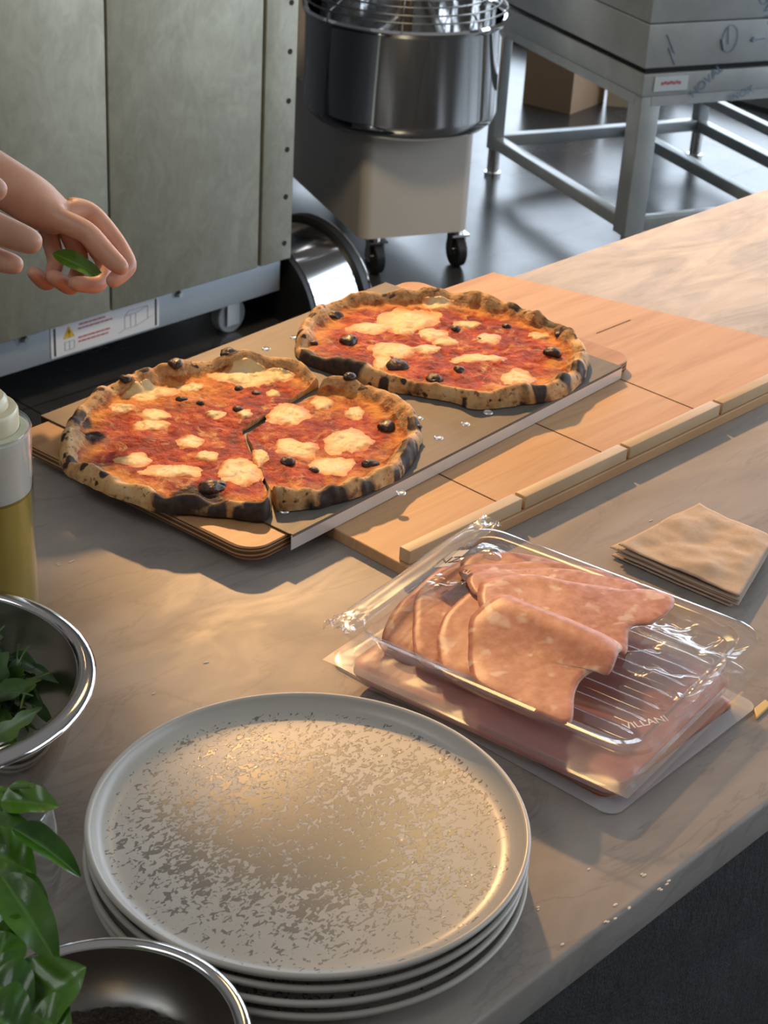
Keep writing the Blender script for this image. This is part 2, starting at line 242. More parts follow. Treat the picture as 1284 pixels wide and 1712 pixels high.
# flour dust swept over the far end
sp = t.n('ShaderNodeSeparateXYZ'); t.L.new(t.co(), sp.inputs[0])
fl = t.g(t.noise(3.2, t.co((1.2, 4, 1), (0, 0, .35)), 6, .62, 2.5), .30, .78)
fm = t.math('MULTIPLY', fl, t.ramp(sp.outputs[0], [(.0, (0, 0, 0)), (1, (1, 1, 1))]) )
mr = t.n('ShaderNodeMapRange'); mr.inputs[1].default_value = 1.45; mr.inputs[2].default_value = 1.9; t.L.new(sp.outputs[0], mr.inputs[0])
fm = t.math('MULTIPLY', t.math('MULTIPLY', fl, mr.outputs[0]), .92)
cc = t.mix(fm, cc, (.74, .70, .64))
t.set(color=cc, rough=t.mix(fm, t.ramp(n2, [(.3, (.42,) * 3), (.8, (.58,) * 3)]), (.6, .6, .6)), spec=.32); t.bump(n3, .06, .0006); M['marble'] = t.m
# slate front
t = NT('slate_cladding'); n1 = t.noise(5, t.co((1, 1, 2.2), (.0, .5, .0)), 10, .7, .8); n2 = t.noise(40, None, 8, .7)
t.set(color=t.ramp(n1, [(.3, (.014, .014, .014)), (.7, (.040, .040, .038))]), rough=.75); t.bump(t.mix(.35, n1, n2), .9, .02); M['slate'] = t.m
# floor tiles
t = NT('dark_floor_tiles'); br = t.n('ShaderNodeTexBrick'); br.offset = 0; br.inputs['Scale'].default_value = 1
br.inputs['Brick Width'].default_value = .6; br.inputs['Row Height'].default_value = .6; br.inputs['Mortar Size'].default_value = .003
t.L.new(t.co((1, 1, 1), (0, 0, 0), (.35, .056, 0)), br.inputs[0])
n1 = t.noise(3, None, 8, .7); base = t.ramp(n1, [(.3, (.030, .028, .027)), (.7, (.052, .050, .048))])
t.set(color=t.mix(br.outputs['Fac'], base, (.012, .012, .012)), rough=t.ramp(n1, [(.3, (.20,) * 3), (.7, (.30,) * 3)]), spec=.7); t.bump(t.math('SUBTRACT', t.math('MULTIPLY', t.noise(14, None, 4, .5), .12), br.outputs['Fac']), .4, .002); M['floor'] = t.m
# oven face: satin steel with swirls
t = NT('swirled_satin_steel'); n1 = t.noise(5.5, t.co((1, 1, .75)), 5, .58, 1.5); n2 = t.noise(22, t.co((1, 1, .5)), 5, .6, 2.5)
cc = t.ramp(n1, [(.25, (.26, .25, .19)), (.5, (.33, .32, .25)), (.75, (.44, .425, .34))])
t.set(color=t.mix(.3, cc, t.ramp(n2, [(.3, (.24, .23, .18)), (.7, (.46, .445, .355))])), rough=t.ramp(n1, [(.3, (.50,) * 3), (.7, (.38,) * 3)]), metal=.55); t.bump(n2, .05, .002); M['oven'] = t.m
# plywood / beech boards
def wood(name, a, b, c, axis_rot=0, sc_=1.0):
    t = NT(name); co = t.co((3 * sc_, 34 * sc_, 8 * sc_), (0, 0, axis_rot)); n1 = t.noise(1.0, co, 6, .62, 1.1); n2 = t.noise(2.6, t.co((1, 2.5, 1), (0, 0, axis_rot)), 5, .6, .4)
    wv = t.noise(1.0, t.co((14, 260, 30), (0, 0, axis_rot)), 3, .6)
    cc = t.ramp(n1, [(.25, a), (.5, b), (.78, c)]); cc = t.mix(t.g(n2, .3, .75), t.mix(.72, a, cc), cc); cc = t.mix(t.g(wv, .55, .8), cc, t.mix(.75, a, cc))
    t.set(color=cc, rough=.48, spec=.4); t.bump(wv, .12, .0008); return t.m
M['beech'] = wood('beech_board', (.48, .26, .12), (.62, .37, .18), (.70, .46, .25))
M['ply'] = wood('birch_peel_board', (.33, .16, .06), (.50, .26, .11), (.60, .35, .16))
M['strip'] = wood('pale_wood_strip', (.46, .33, .19), (.62, .47, .29), (.72, .57, .38))
t = NT('plywood_edge'); sp = t.n('ShaderNodeSeparateXYZ'); t.L.new(t.co(), sp.inputs[0])
wv = t.math('SINE', t.math('MULTIPLY', sp.outputs[2], 1350.))
t.set(color=t.mix(t.g(wv, .25, .75), (.11, .05, .022), (.50, .28, .12)), rough=.55); M['plyedge'] = t.m
t = NT('groove_wood'); t.set(color=(.07, .028, .010), rough=.8); M['groove'] = t.m
t = NT('aluminium_sheet'); n1 = t.noise(18, t.co((1, 7, 1)), 6, .6); t.set(color=t.ramp(n1, [(.3, (.155, .142, .122)), (.7, (.21, .195, .17))]), rough=t.ramp(n1, [(.3, (.50,) * 3), (.7, (.62,) * 3)]), metal=.25, spec=.2); M['alu'] = t.m
M['alu_reflect'] = pm('aluminium_painted_reflection', (.86, .85, .83), .28, .5, .05, 40)  # paler copy of the sheet metal, window reflection put into its colour
# film-covered steel of the stand
t = NT('film_covered_steel'); n1 = t.noise(7, None, 6, .6, .5); t.set(color=t.ramp(n1, [(.3, (.27, .285, .28)), (.7, (.36, .375, .37))]), rough=.38, metal=.25, coat=.25, coatr=.15); t.bump(t.noise(25, None, 3, .5), .15, .003); M['film_steel'] = t.m
M['cardboard'] = pm('cardboard', (.32, .20, .115), .85, 0, .12, 12)
M['cardboard_in'] = pm('cardboard_inside', (.50, .37, .24), .85, 0, .1, 12)
# clear plastic shell (thin)
def clear(name, tint=(.97, .97, .97), refl=1.45, rough=.06, milky=0., bump=0., bs=40, gloss=(1, 1, 1)):
    t = NT(name); t.N.remove(t.b); out = t.N['Material Output']
    tr = t.n('ShaderNodeBsdfTransparent'); tr.inputs[0].default_value = (*tint, 1)
    gl = t.n('ShaderNodeBsdfGlossy'); gl.inputs['Roughness'].default_value = rough; gl.inputs[0].default_value = (*gloss, 1)
    fr = t.n('ShaderNodeLayerWeight'); f0 = ((refl - 1) / (refl + 1)) ** 2 * 1.9
    fac = t.math('ADD', t.math('MULTIPLY', t.math('POWER', fr.outputs['Facing'], 3.2), .75), f0)
    mx = t.n('ShaderNodeMixShader'); t.L.new(fac, mx.inputs[0]); t.L.new(tr.outputs[0], mx.inputs[1]); t.L.new(gl.outputs[0], mx.inputs[2]); last = mx
    if milky:
        df = t.n('ShaderNodeBsdfDiffuse'); df.inputs[0].default_value = (.85, .85, .86, 1); m2 = t.n('ShaderNodeMixShader'); m2.inputs[0].default_value = milky
        t.L.new(mx.outputs[0], m2.inputs[1]); t.L.new(df.outputs[0], m2.inputs[2]); last = m2
    if bump:
        b = t.n('ShaderNodeBump'); b.inputs['Strength'].default_value = bump; b.inputs['Distance'].default_value = .004
        t.L.new(t.noise(bs, None, 3, .55, 1.0), b.inputs['Height']); t.L.new(b.outputs[0], gl.inputs['Normal']); t.L.new(b.outputs[0], fr.inputs['Normal'])
    t.L.new(last.outputs[0], out.inputs[0]); return t.m
M['pet'] = clear('clear_tray_plastic', (.97, .96, .96), 1.65, .07, .035)
M['petfilm'] = clear('clear_crinkled_film', (.98, .98, .98), 1.60, .16, .08)
M['tornfilm'] = clear('clear_torn_film', (.97, .97, .97), 1.9, .12, .04)
M['milky'] = clear('milky_sealed_edge', (.85, .85, .85), 1.5, .25, .45)
M['glass'] = clear('thin_clear_glass', (.93, .95, .95), 1.5, .02)
M['castor'] = clear('clear_castor_plastic', (.70, .76, .78), 1.5, .15, .35)
# ------------------------------------------------------------------ setting
o = MB().box((4.0, 2.0, -.02), (14, 12, .04)).build('floor', M['floor'], smooth=0); tag(o, kind='structure')
# glazed far wall
wallm = pm('pale_plaster', (.55, .54, .52), .85, 0, .05, 3)
m = MB(); m.box((5.63, 1.6, 3.15), (.2, 9, .9)).box((5.63, 6.3, 1.35), (.2, .6, 2.7)).box((5.63, -2.7, 1.35), (.2, .6, 2.7)); tag(m.build('wall_far', wallm, smooth=0), kind='structure')
t = NT('overcast_daylight'); t.set(color=(0, 0, 0), emc=(.74, .86, 1.0), emis=5.0, rough=1); M['day'] = t.m
k = 1
y = -2.4
framem = pm('window_frame_grey', (.18, .19, .20), .4, .4)
while y < 5.9:
    wpan = .98
    fr = MB()
    for yy in (y, y + wpan): fr.box((5.60, yy, 1.35), (.08, .05, 2.7))
    for zz in (.05, 1.5, 2.68): fr.box((5.60, y + wpan / 2, zz), (.08, wpan, .07))
    f = fr.build('window_%d' % k, framem, smooth=0); tag(f, kind='structure')
    MB().box((5.64, y + wpan / 2, 1.35), (.01, wpan - .05, 2.6)).build('window_pane', M['day'], f, smooth=0)
    y += 1.04; k += 1
m = MB().box((2.4, 7.2, 1.8), (7.2, .2, 3.6)); tag(m.build('wall_back', pm('dark_kitchen_wall', (.20, .195, .19), .8), smooth=0), kind='structure')
m = MB().box((-2.6, 2.6, 1.8), (.2, 9.4, 3.6)); tag(m.build('wall_left', pm('grey_kitchen_wall', (.33, .32, .30), .8), smooth=0), kind='structure')
# worktop and counter body
o = MB().box((1.25, .904, TZ - .0175), (4.2, .832, .035), bevel=.004).build('marble_worktop', M['marble'], smooth=40)
tag(o, 'long beige-grey marble worktop with flour streaks carrying all the food', 'worktop')
ct = thing('counter_base', 'dark slate-clad counter body under the marble worktop', 'counter', (1.25, .9, 0))
MB().box((0, .0, .4325), (4.1, .76, .865)).build('cabinet_body', pm('dark_cabinet', (.03, .03, .03), .6), ct, smooth=0)
MB().box((0, -.395, .4325), (4.14, .024, .863)).build('slate_panel', M['slate'], ct, smooth=0)
# ------------------------------------------------------------------ oven
ov = thing('deck_oven', 'tall swirled satin steel oven standing on castors behind the counter', 'oven', (2.0, 2.93, 0))
def ol(x, z): return (x - 2.0, z + TZ)
bx = MB().box((.15, .62, .85), (1.34, 1.20, 1.36)).build('oven_body', pm('oven_side_steel', (.10, .10, .10), .5, .6), ov, smooth=0)
for x0, x1 in ((1.32, 1.80), (1.803, 2.265), (2.271, 2.711)):
    MB().box(((x0 + x1) / 2 - 2, -.003 + .012, .86), (x1 - x0, .024, 1.36), bevel=.002).build('door_panel', M['oven'], ov, smooth=40)
m = MB(); m.box(((2.721 + 2.82) / 2 - 2, .0095, .86), (.099, .024, 1.36), bevel=.002); st = m.build('corner_panel', M['oven'], ov, smooth=40)
for z in (.015, -.102, -.213, -.328, -.444, -.56, -.677): MB().cyl((2.797 - 2, -.004, z + TZ), (2.797 - 2, -.002, z + TZ), .0065, n=16).build('rivet_hole', M['dark'], st, smooth=0)
MB().box((.03, .04, .137), (1.545, .05, .086), bevel=.002).build('plinth_strip', M['zinc'], ov, smooth=40)
for x, z in ((2.044, -.733), (2.478, -.735), (1.7, -.733)):
    MB().cyl((x - 2, .016, z + TZ), (x - 2, .004, z + TZ), .009, .006, n=16).build('screw', M['brushed'], ov)
# warning sticker
sk = MB().box((.266, .0140, .137), (.306, .0012, .074)).build('warning_sticker', M['label'], ov, smooth=0)
for x in (.123, .409): MB().box((x, .0132, .137), (.005, .0008, .066)).build('black_bar', M['black_ink'], sk, smooth=0)
m = MB(); tri = [(.146, .139), (.178, .139), (.162, .167)]
m.loft([[(x, .0133, z) for x, z in tri], [(x, .0126, z) for x, z in tri]], True, True); m.build('warning_triangle', M['yellow'], sk, smooth=0)
text('exclamation_mark', '!', .024, M['black_ink'], sk, Matrix.Translation((.162, .0122, .148)) @ Matrix.Rotation(R(90), 4, 'X'))
m = MB()
for (z, x0, x1) in ((.163, .19, .262), (.1535, .187, .278), (.132, .187, .262), (.1225, .187, .268)):
    x = x0; rd = random.Random(int(z * 9999))
    while x < x1:
        l = rd.uniform(.006, .016); m.box((x + l / 2, .0133, z), (l, .0006, .0036)); x += l + .0016
m.build('red_print', M['red_ink'], sk, smooth=0)
m = MB()
def wire(a, b, r=.0007): m.cyl((a[0], .0132, a[1]), (b[0], .0132, b[1]), r, n=6)
for a, b in (((.150, .110), (.176, .110)), ((.176, .110), (.176, .130)), ((.150, .110), (.150, .130)), ((.150, .130), (.176, .130)), ((.163, .13), (.163, .110))): wire(a, b)
m.build('pictogram', M['grey_ink'], sk, smooth=0); m = MB()
for a, b in (((.318, .118), (.318, .150)), ((.318, .150), (.350, .150)), ((.350, .150), (.350, .118)), ((.318, .118), (.350, .118)), ((.318, .150), (.330, .160)), ((.330, .160), (.385, .160)),
             ((.350, .150), (.385, .160)), ((.385, .160), (.385, .128)), ((.350, .118), (.385, .128)), ((.300, .112), (.318, .118)), ((.375, .125), (.398, .132)), ((.335, .150), (.335, .118))):
    wire(a, b)
m.build('line_drawing', M['grey_ink'], sk, smooth=0)
def castor(parent, x, y, r, tyre, name='castor_wheel', fork=M['brushed'], top=None):
    wl = MB().cyl((x, y - .014, r), (x, y + .014, r), r, n=32).build(name, tyre, parent, bevel=.003)
    MB().cyl((x, y - .020, r), (x, y + .020, r), r * .28, n=16).build('hub', fork, wl)
    m = MB(); 
    for s_ in (-1, 1): m.box((x, y + s_ * .019, r * 1.25), (r * .9, .003, r * 1.5))
    m.box((x, y, r * 2.05), (r * 1.3, .044, .006)); m.build('castor_fork', fork, wl, smooth=0)
for x, y in ((2.683 - 2, .07), (1.45 - 2, .07), (2.683 - 2, 1.1), (1.45 - 2, 1.1)): castor(ov, x, y, .044, M['castor'])
# ------------------------------------------------------------------ half-round steel drum beside the oven
dr = thing('steel_drum', 'half-round polished steel hood with black rims on floor beside oven', 'hood', (2.84, 3.04, 0))
def arch(x0, x1, r0, r1, n=40):
    m = MB(); rings = []
    for a in (x0, x1):
        ring = [(a, -r1 * math.cos(math.pi * i / n), r1 * math.sin(math.pi * i / n)) for i in range(n + 1)]
        if r0 > 0: ring += [(a, -r0 * math.cos(math.pi * i / n), r0 * math.sin(math.pi * i / n)) for i in range(n, -1, -1)]
        rings.append(ring)
    m.loft(rings, True, True); return m
arch(.002, .158, .17, .20).build('curved_shell', M['steel'], dr, smooth=40)
arch(-.014, .004, 0, .197).build('black_end_cap', M['black'], dr, smooth=40)
arch(.158, .178, .0, .212).build('black_rim', M['black'], dr, smooth=40)
MB().tube([(.181, -.212 * math.cos(a / 20 * math.pi), .212 * math.sin(a / 20 * math.pi)) for a in range(1, 20)], .003).build('bright_edge', M['steel'], dr)
# ------------------------------------------------------------------ spiral mixer (turned like the stand)
az = R(66)
mx = thing('spiral_mixer', 'large dough mixer with mirror-polished bowl and wire guard on castors', 'mixer', (3.38, 3.11, 0), az)
mw = pm('mixer_enamel', (.56, .50, .43), .32, 0, .03, 6, coat=.3)
# body: local x = backwards, y = left. front face at about x=-.10
def rr(cx, cy, hx, hy, r, z, n=6):
    P = []
    for sx, sy, a0 in ((1, 1, 0), (-1, 1, 90), (-1, -1, 180), (1, -1, 270)):
        for k in range(n + 1):
            a = R(a0 + 90 * k / n); P.append((cx + sx * (hx - r) + r * math.cos(a), cy + sy * (hy - r) + r * math.sin(a), z))
    return P
MB().loft([rr(.345, -.014, .468, .158, .03, z) for z in (.105, .40)], True, True).build('lower_body', mw, mx, smooth=40)
MB().loft([rr(.60, .0, .21, .16, .03, z) for z in (.40, 1.25)], True, True).build('column', mw, mx, smooth=40)
MB().loft([rr(.27, .0, .56, .25, .04, z) for z in (1.10, 1.30)], True, True).build('head', mw, mx, smooth=40)
prof = [(0, .392), (.20, .392), (.232, .398), (.250, .415), (.258, .44), (.260, .66), (.266, .668), (.268, .674), (.262, .680), (.254, .676), (.252, .66), (.250, .45), (.235, .42), (.2, .405), (0, .402)]
MB().lathe(prof, n=128).build('bowl', M['chrome'], mx, smooth=50)
g = MB()
for r_, z in ((.262, .70), (.245, .715), (.215, .728), (.18, .738), (.14, .745)):
    g.tube([(r_ * math.cos(a * math.pi / 36), r_ * math.sin(a * math.pi / 36), z) for a in range(72)], .0024, 8, True)
for a in range(8):
    c_, s_ = math.cos(a * math.pi / 4 + .35), math.sin(a * math.pi / 4 + .35)
    g.tube([(.268 * c_, .268 * s_, .675), (.262 * c_, .262 * s_, .70), (.215 * c_, .215 * s_, .728), (.14 * c_, .14 * s_, .745), (.06 * c_, .06 * s_, .75)], .0022, 8)
g.build('wire_guard', pm('dull_wire', (.30, .29, .27), .3, 1), mx)
MB().cyl((0, 0, .44), (0, 0, 1.12), .018).build('centre_post', pm('brass_toned_post', (.42, .30, .20), .3, 1), mx)
hk = MB(); hk.tube([(.09 + .06 * math.cos(a / 4), .06 * math.sin(a / 4), .46 + a * .016) for a in range(0, 30)], .012, 10); hk.cyl((.1, 0, .9), (.1, 0, 1.12), .016); hk.build('spiral_hook', M['brushed'], mx)
for x, y, in ((-.10, -.15), (-.10, .09), (.72, -.13), (.72, .10)):
    wl = MB().cyl((x - .0, y - .014, .045), (x, y + .014, .045), .045, n=32).build('castor_wheel', M['black'], mx, bevel=.004)
    MB().cyl((x, y - .02, .045), (x, y + .02, .045), .012, n=16).build('hub', M['steel'], wl)
    f = MB()
    for s_ in (-1, 1): f.box((x + .006, y + s_ * .019, .062), (.034, .003, .055))
    f.box((x + .006, y, .092), (.06, .05, .006)); f.cyl((x + .006, y, .094), (x + .006, y, .108), .018); f.build('castor_fork', M['steel'], wl, smooth=30)
# ------------------------------------------------------------------ stainless stand with film-wrapped unit on top
a_ = math.atan2(.93, .367)
sd = thing('steel_stand', 'open stainless stand with rails and protective film holding a wrapped unit', 'stand', (3.877, 2.681, 0), a_)
# local x = along A (away-left), local y negative = to the right
LX, LY = .80, -.76
fm_ = M['film_steel']
for x, y, w_ in ((0, 0, .062), (LX, 0, .04), (0, LY, .052), (LX, LY, .04)):
    lg = MB().box((x, y, .285), (w_, w_, .40), bevel=.003).build('leg', fm_, sd, smooth=40)
    MB().cyl((x, y, .012), (x, y, .09), .019).cyl((x, y, 0), (x, y, .012), .026).build('adjustable_foot', M['steel'], lg)
for y in (0, LY * .64, LY): MB().box((LX / 2, y, .110), (LX, .036, .036), bevel=.003).build('bottom_rail', fm_, sd, smooth=40)
for x in (0, LX): MB().box((x, LY / 2, .112), (.036, -LY, .036), bevel=.003).build('cross_rail', fm_, sd, smooth=40)
MB().box((LX / 2, LY, .20), (LX, .03, .03), bevel=.003).build('upper_rail', fm_, sd, smooth=40)
MB().box((LX / 2, LY / 2, .508), (LX + .07, -LY + .07, .06), bevel=.003).build('top_frame', fm_, sd, smooth=40)
fb = MB().box((LX / 2, .028, .465), (LX, .008, .03)).box((-.028, LY / 2, .465), (.008, -LY, .03)).build('lower_lip', fm_, sd, smooth=0)
un = thing('wrapped_unit', 'grey steel kitchen unit in printed blue-white protective film on the stand', 'kitchen unit', (3.877, 2.681, .548), a_)
MB().box((LX / 2, LY / 2, .001), (LX + .05, -LY + .05, .014)).build('shadow_gap_base', M['dark'], un, smooth=0)
MB().box((LX / 2, LY / 2, .065), (LX + .085, -LY + .085, .115), bevel=.003).build('lower_case', fm_, un, smooth=40)
MB().box((LX / 2, LY / 2, .28), (LX + .085, -LY + .085, .31), bevel=.003).build('upper_case', fm_, un, smooth=40)
xf = -.0435      # right-hand front face (normal -x), text runs along -y
def face(y, z, dx=0, rot=0): return Matrix.Translation((xf - dx, y, z)) @ Matrix.Rotation(R(-90), 4, 'Z') @ Matrix.Rotation(R(90), 4, 'X') @ Matrix.Rotation(R(rot), 4, 'Z')
text('film_print', 'NOVA', .042, M['blue_ink'], un, face(-.31, .165, 0, -58)); text('film_print', 'INOX', .030, M['blue_ink'], un, face(-.335, .15, 0, -58))
m = MB(); m.tube([(xf - .001, -.215 + .024 * math.cos(i * math.pi / 16), .075 + .036 * math.sin(i * math.pi / 16)) for i in range(32)], .0009, 6, True)
m.tube([(xf - .001, -.205, .105), (xf - .001, -.212, .06)], .0012); m.tube([(xf - .001, -.188, .075), (xf - .001, -.199, .045)], .003); m.build('round_film_mark', M['blue_ink'], un)
m = MB(); m.tube([(xf - .001, -.33, .07), (xf - .001, -.285, .068)], .0013); m.tube([(xf - .001, -.292, .075), (xf - .001, -.284, .068), (xf - .001, -.292, .062)], .0016); m.build('arrow_mark', M['blue_ink'], un)
m = MB(); m.tube([(xf - .001, -.015, .095), (xf - .001, -.045, .045)], .0014); m.tube([(xf - .001, -.025, .06), (xf - .001, -.05, .015)], .0014); m.build('pen_stroke', M['blue_ink'], un)
xs = -.036
sb = MB().box((xs - .0012, -.052, .511), (.0015, .105, .040)).build('white_label', pm('grey_label', (.42, .46, .46), .4), sd, smooth=0)
m = MB(); 
for i in range(7): m.box((xs - .0024, -.024 - i * .009, .512 + (.002 if i % 2 else 0)), (.0008, .0075, .008))
m.build('red_lettering', pm('dull_red_ink', (.34, .08, .10), .6), sb, smooth=0)
def sface(y, z, rot=0): return Matrix.Translation((xs - .001, y, z)) @ Matrix.Rotation(R(-90), 4, 'Z') @ Matrix.Rotation(R(90), 4, 'X') @ Matrix.Rotation(R(rot), 4, 'Z')
text('film_print', 'NOVAL', .034, M['blue_ink'], sd, sface(-.165, .51, 40)); text('film_print', 'INOX', .03, M['blue_ink'], sd, sface(-.285, .468, 20))
text('leg_print', 'INOX', .034, M['black_ink'], sd, Matrix.Translation((-.0268, .004, .30)) @ Matrix.Rotation(R(-90), 4, 'Z') @ Matrix.Rotation(R(90), 4, 'X') @ Matrix.Rotation(R(-80), 4, 'Z'))
text('leg_print', 'NOVA', .030, M['black_ink'], sd, Matrix.Translation((.004, .0268, .15)) @ Matrix.Rotation(R(180), 4, 'Z') @ Matrix.Rotation(R(90), 4, 'X') @ Matrix.Rotation(R(-82), 4, 'Z'))
# ------------------------------------------------------------------ carton on the floor in the distance
bx = thing('cardboard_box', 'open brown cardboard box on the floor beyond the steel stand', 'box', (5.03, 3.83, 0), R(8))
MB().box((0, 0, .17), (.24, .20, .34)).build('carton', M['cardboard'], bx, smooth=0)
m = MB(); m.loft([[(-.12, -.1, .34), (.12, -.1, .34), (.16, -.19, .26), (-.14, -.19, .26)], [(-.12, -.103, .343), (.12, -.103, .343), (.163, -.193, .263), (-.143, -.193, .263)]], True, True)
m.loft([[(.12, -.1, .34), (.12, .1, .34), (.22, .12, .42), (.22, -.1, .42)], [(.123, -.1, .343), (.123, .1, .343), (.223, .12, .423), (.223, -.1, .423)]], True, True); m.build('flap', M['cardboard_in'], bx, smooth=0)
b2 = thing('packing_box', 'smaller pale cardboard box standing behind the open brown box', 'box', (5.27, 3.70, 0), R(35))
MB().box((0, 0, .09), (.22, .18, .18)).build('carton', M['cardboard_in'], b2, smooth=0); MB().box((0, 0, .181), (.22, .05, .002)).build('packing_tape', pm('brown_tape', (.35, .25, .15), .3), b2, smooth=0)
# ------------------------------------------------------------------ boards
lb = thing('dough_board', 'long beech board with grooves and notched front lip under the pizza peel', 'board', (1.0, .88, TZ))
m = MB(); m.loft([[(.012, .008, z), (.76, .008, z), (.632, .445, z), (.012, .445, z)] for z in (0, .012)], True, True); m.build('board_panel', M['beech'], lb, smooth=0, bevel=.0012)
m = MB()
for x in (.1675, .3315, .4935): m.box((x, .2, .01195), (.0016, .33, .0006))
m.box((.61, .236, .0120), (.066, .0012, .0006)); m.build('groove', M['groove'], lb, smooth=0)
xs_ = [.0135, .1735, .338, .502, .66, .76]
for a, b in zip(xs_, xs_[1:]): MB().box(((a + b) / 2, .0165, .0190), (b - a - .0045, .013, .0135), bevel=.0008).build('front_lip_block', M['strip'], lb, smooth=40)
a0 = math.atan2(1.022 - .982, 1.491 - .954)
pl = thing('pizza_peel', 'rounded plywood peel wrapped in perforated aluminium under both pizzas', 'peel', (.954, .982, TZ + .0125), a0)
# local x along aluminium edge; wood sticks out both ends
def rrect(x0, y0, x1, y1, r, z, n=8):
    P = []
    for cx, cy, s0 in ((x1 - r, y1 - r, 0), (x0 + r, y1 - r, 90), (x0 + r, y0 + r, 180), (x1 - r, y0 + r, 270)):
        for k in range(n + 1):
            a = R(s0 + 90 * k / n); P.append((cx + r * math.cos(a), cy + r * math.sin(a), z))
    return P
m = MB(); m.loft([rrect(-.046, .0015, .575, .322, .022, z) for z in (.0008, .0012)] + [rrect(-.048, .0005, .577, .324, .024, z) for z in (.003, .0128)] + [rrect(-.046, .0015, .575, .322, .022, .0140)], True, True)
pb = m.build('peel_board', M['ply'], pl, smooth=30)
pb.data.materials.append(M['plyedge'])
for f in pb.data.polygons: f.material_index = 1 if abs(f.normal.z) < .6 else 0
al = MB(); al.box((.27, .166, .01475), (.54, .340, .0012)).box((.27, -.0036, .0076), (.54, .0012, .0155)).box((.27, -.0036, .0145), (.54, .0035, .003)); al.box((.27, .3355, .0076), (.54, .0012, .0155))
sh = al.build('aluminium_sheet', M['alu'], pl, smooth=0)
MB().box((.27, -.0046, .0075), (.542, .0012, .0150), bevel=.0004).build('bright_front_lip', M['alu_reflect'], pl, smooth=0)
MB().box((-.0004, .166, .0150), (.0012, .335, .0009)).build('dark_sheet_edge', M['groove'], pl, smooth=0)
ca, sa = math.cos(-a0), math.sin(-a0)
for hx, hy in HOLES:
    dx, dy = hx - .954, hy - .982; x, y = dx * ca - dy * sa, dx * sa + dy * ca
    if y > .33 or x < .01: continue
    h = MB().lathe([(0, .0003), (.0032, .0003), (.0040, .0012), (.0050, .0004), (.0052, 0)], (x, y, .01535), n=24).build('punched_dimple', M['alu_reflect'], sh, smooth=60)
# ------------------------------------------------------------------ pizza materials
t = NT('pizza_crust'); ch = t.attr('char'); n1 = t.noise(28, None, 6, .62); n2 = t.noise(90, None, 4, .6); n3 = t.noise(170, None, 3, .5)
cc = t.ramp(n1, [(.28, (.34, .13, .04)), (.42, (.58, .30, .10)), (.58, (.72, .46, .20)), (.78, (.80, .60, .34))])
cc = t.mix(t.g(n2, .60, .72), cc, (.22, .075, .02))
leop = t.g(t.noise(75, t.co((1, 1, 1), (0, 0, 0), (5, 2, 1)), 2, .5), .62, .67); cc = t.mix(leop, cc, (.045, .018, .010))
cc = t.mix(t.math('MULTIPLY', t.g(t.noise(150, t.co((1, 1, 1), (0, 0, 0), (2, 9, 4)), 3, .55), .60, .66), .8), cc, (.20, .07, .02))
cm_ = t.g(t.math('ADD', ch, t.math('MULTIPLY', t.math('SUBTRACT', n2, .5), .7)), .25, .65)
cc = t.mix(cm_, cc, t.ramp(n3, [(.3, (.010, .007, .005)), (.7, (.060, .028, .014))]))
t.set(color=cc, rough=.62, sss=.0); t.bump(t.mix(.5, n1, n3), .45, .002); M['crust'] = t.m
t = NT('tomato_topping'); ch = t.attr('char'); gd = t.attr('gold'); n1 = t.noise(58, None, 6, .60, .25); n2 = t.noise(150, None, 5, .65); n3 = t.noise(22, t.co((1, 1, 1), (0, 0, 0), (3, 7, 1)), 4, .6)
cc = t.ramp(n1, [(.28, (.10, .006, .004)), (.42, (.30, .018, .008)), (.53, (.52, .048, .012)), (.63, (.66, .13, .022)), (.75, (.74, .29, .06))])
cc = t.mix(t.g(n3, .50, .72), cc, t.mix(t.g(n2, .35, .65), (.22, .014, .018), (.38, .035, .028)))
cc = t.mix(t.math('MULTIPLY', gd, t.g(n1, .25, .7)), cc, (.88, .40, .07))
cc = t.mix(t.g(t.math('ADD', ch, t.math('MULTIPLY', t.math('SUBTRACT', n2, .5), .6)), .35, .75), cc, (.03, .012, .008))
cc = t.mix(t.math('MULTIPLY', t.g(t.noise(34, t.co((1, 1, 1), (0, 0, 0), (8, 2, 5)), 5, .65, 1.0), .56, .68), .75), cc, (.80, .46, .17))
rim = t.g(t.math('ADD', t.attr('rim'), t.math('MULTIPLY', t.math('SUBTRACT', n1, .5), 1.6)), .42, .62)
cc = t.mix(rim, cc, t.ramp(n2, [(.32, (.34, .12, .035)), (.5, (.62, .32, .11)), (.7, (.76, .52, .25))]))
t.set(color=cc, rough=t.ramp(n2, [(.3, (.42,) * 3), (.7, (.72,) * 3)]), coat=.0, spec=.30); t.bump(t.mix(.5, n1, n2), 1.0, .006); M['tomato'] = t.m
t = NT('melted_mozzarella'); ed = t.attr('edge'); n1 = t.noise(38, None, 5, .6, .6); n2 = t.noise(120, None, 4, .6)
cc = t.ramp(n1, [(.30, (.82, .50, .16)), (.5, (.86, .66, .32)), (.7, (.88, .74, .46))])
cc = t.mix(t.g(t.math('ADD', ed, t.math('MULTIPLY', t.math('SUBTRACT', n1, .5), 2.0)), .18, 1.0), cc, (.74, .20, .035))
cc = t.mix(t.g(n2, .70, .78), cc, (.45, .15, .03))
t.set(color=cc, rough=.48, spec=.35, sss=.1, ssss=.004, sssr=(1, .6, .3)); t.bump(t.mix(.4, n1, n2), .6, .004); M['mozz'] = t.m
t = NT('charred_blister'); n1 = t.noise(120, None, 5, .6); sp = t.n('ShaderNodeSeparateXYZ'); t.L.new(t.n('ShaderNodeNewGeometry').outputs['Position'], sp.inputs[0])
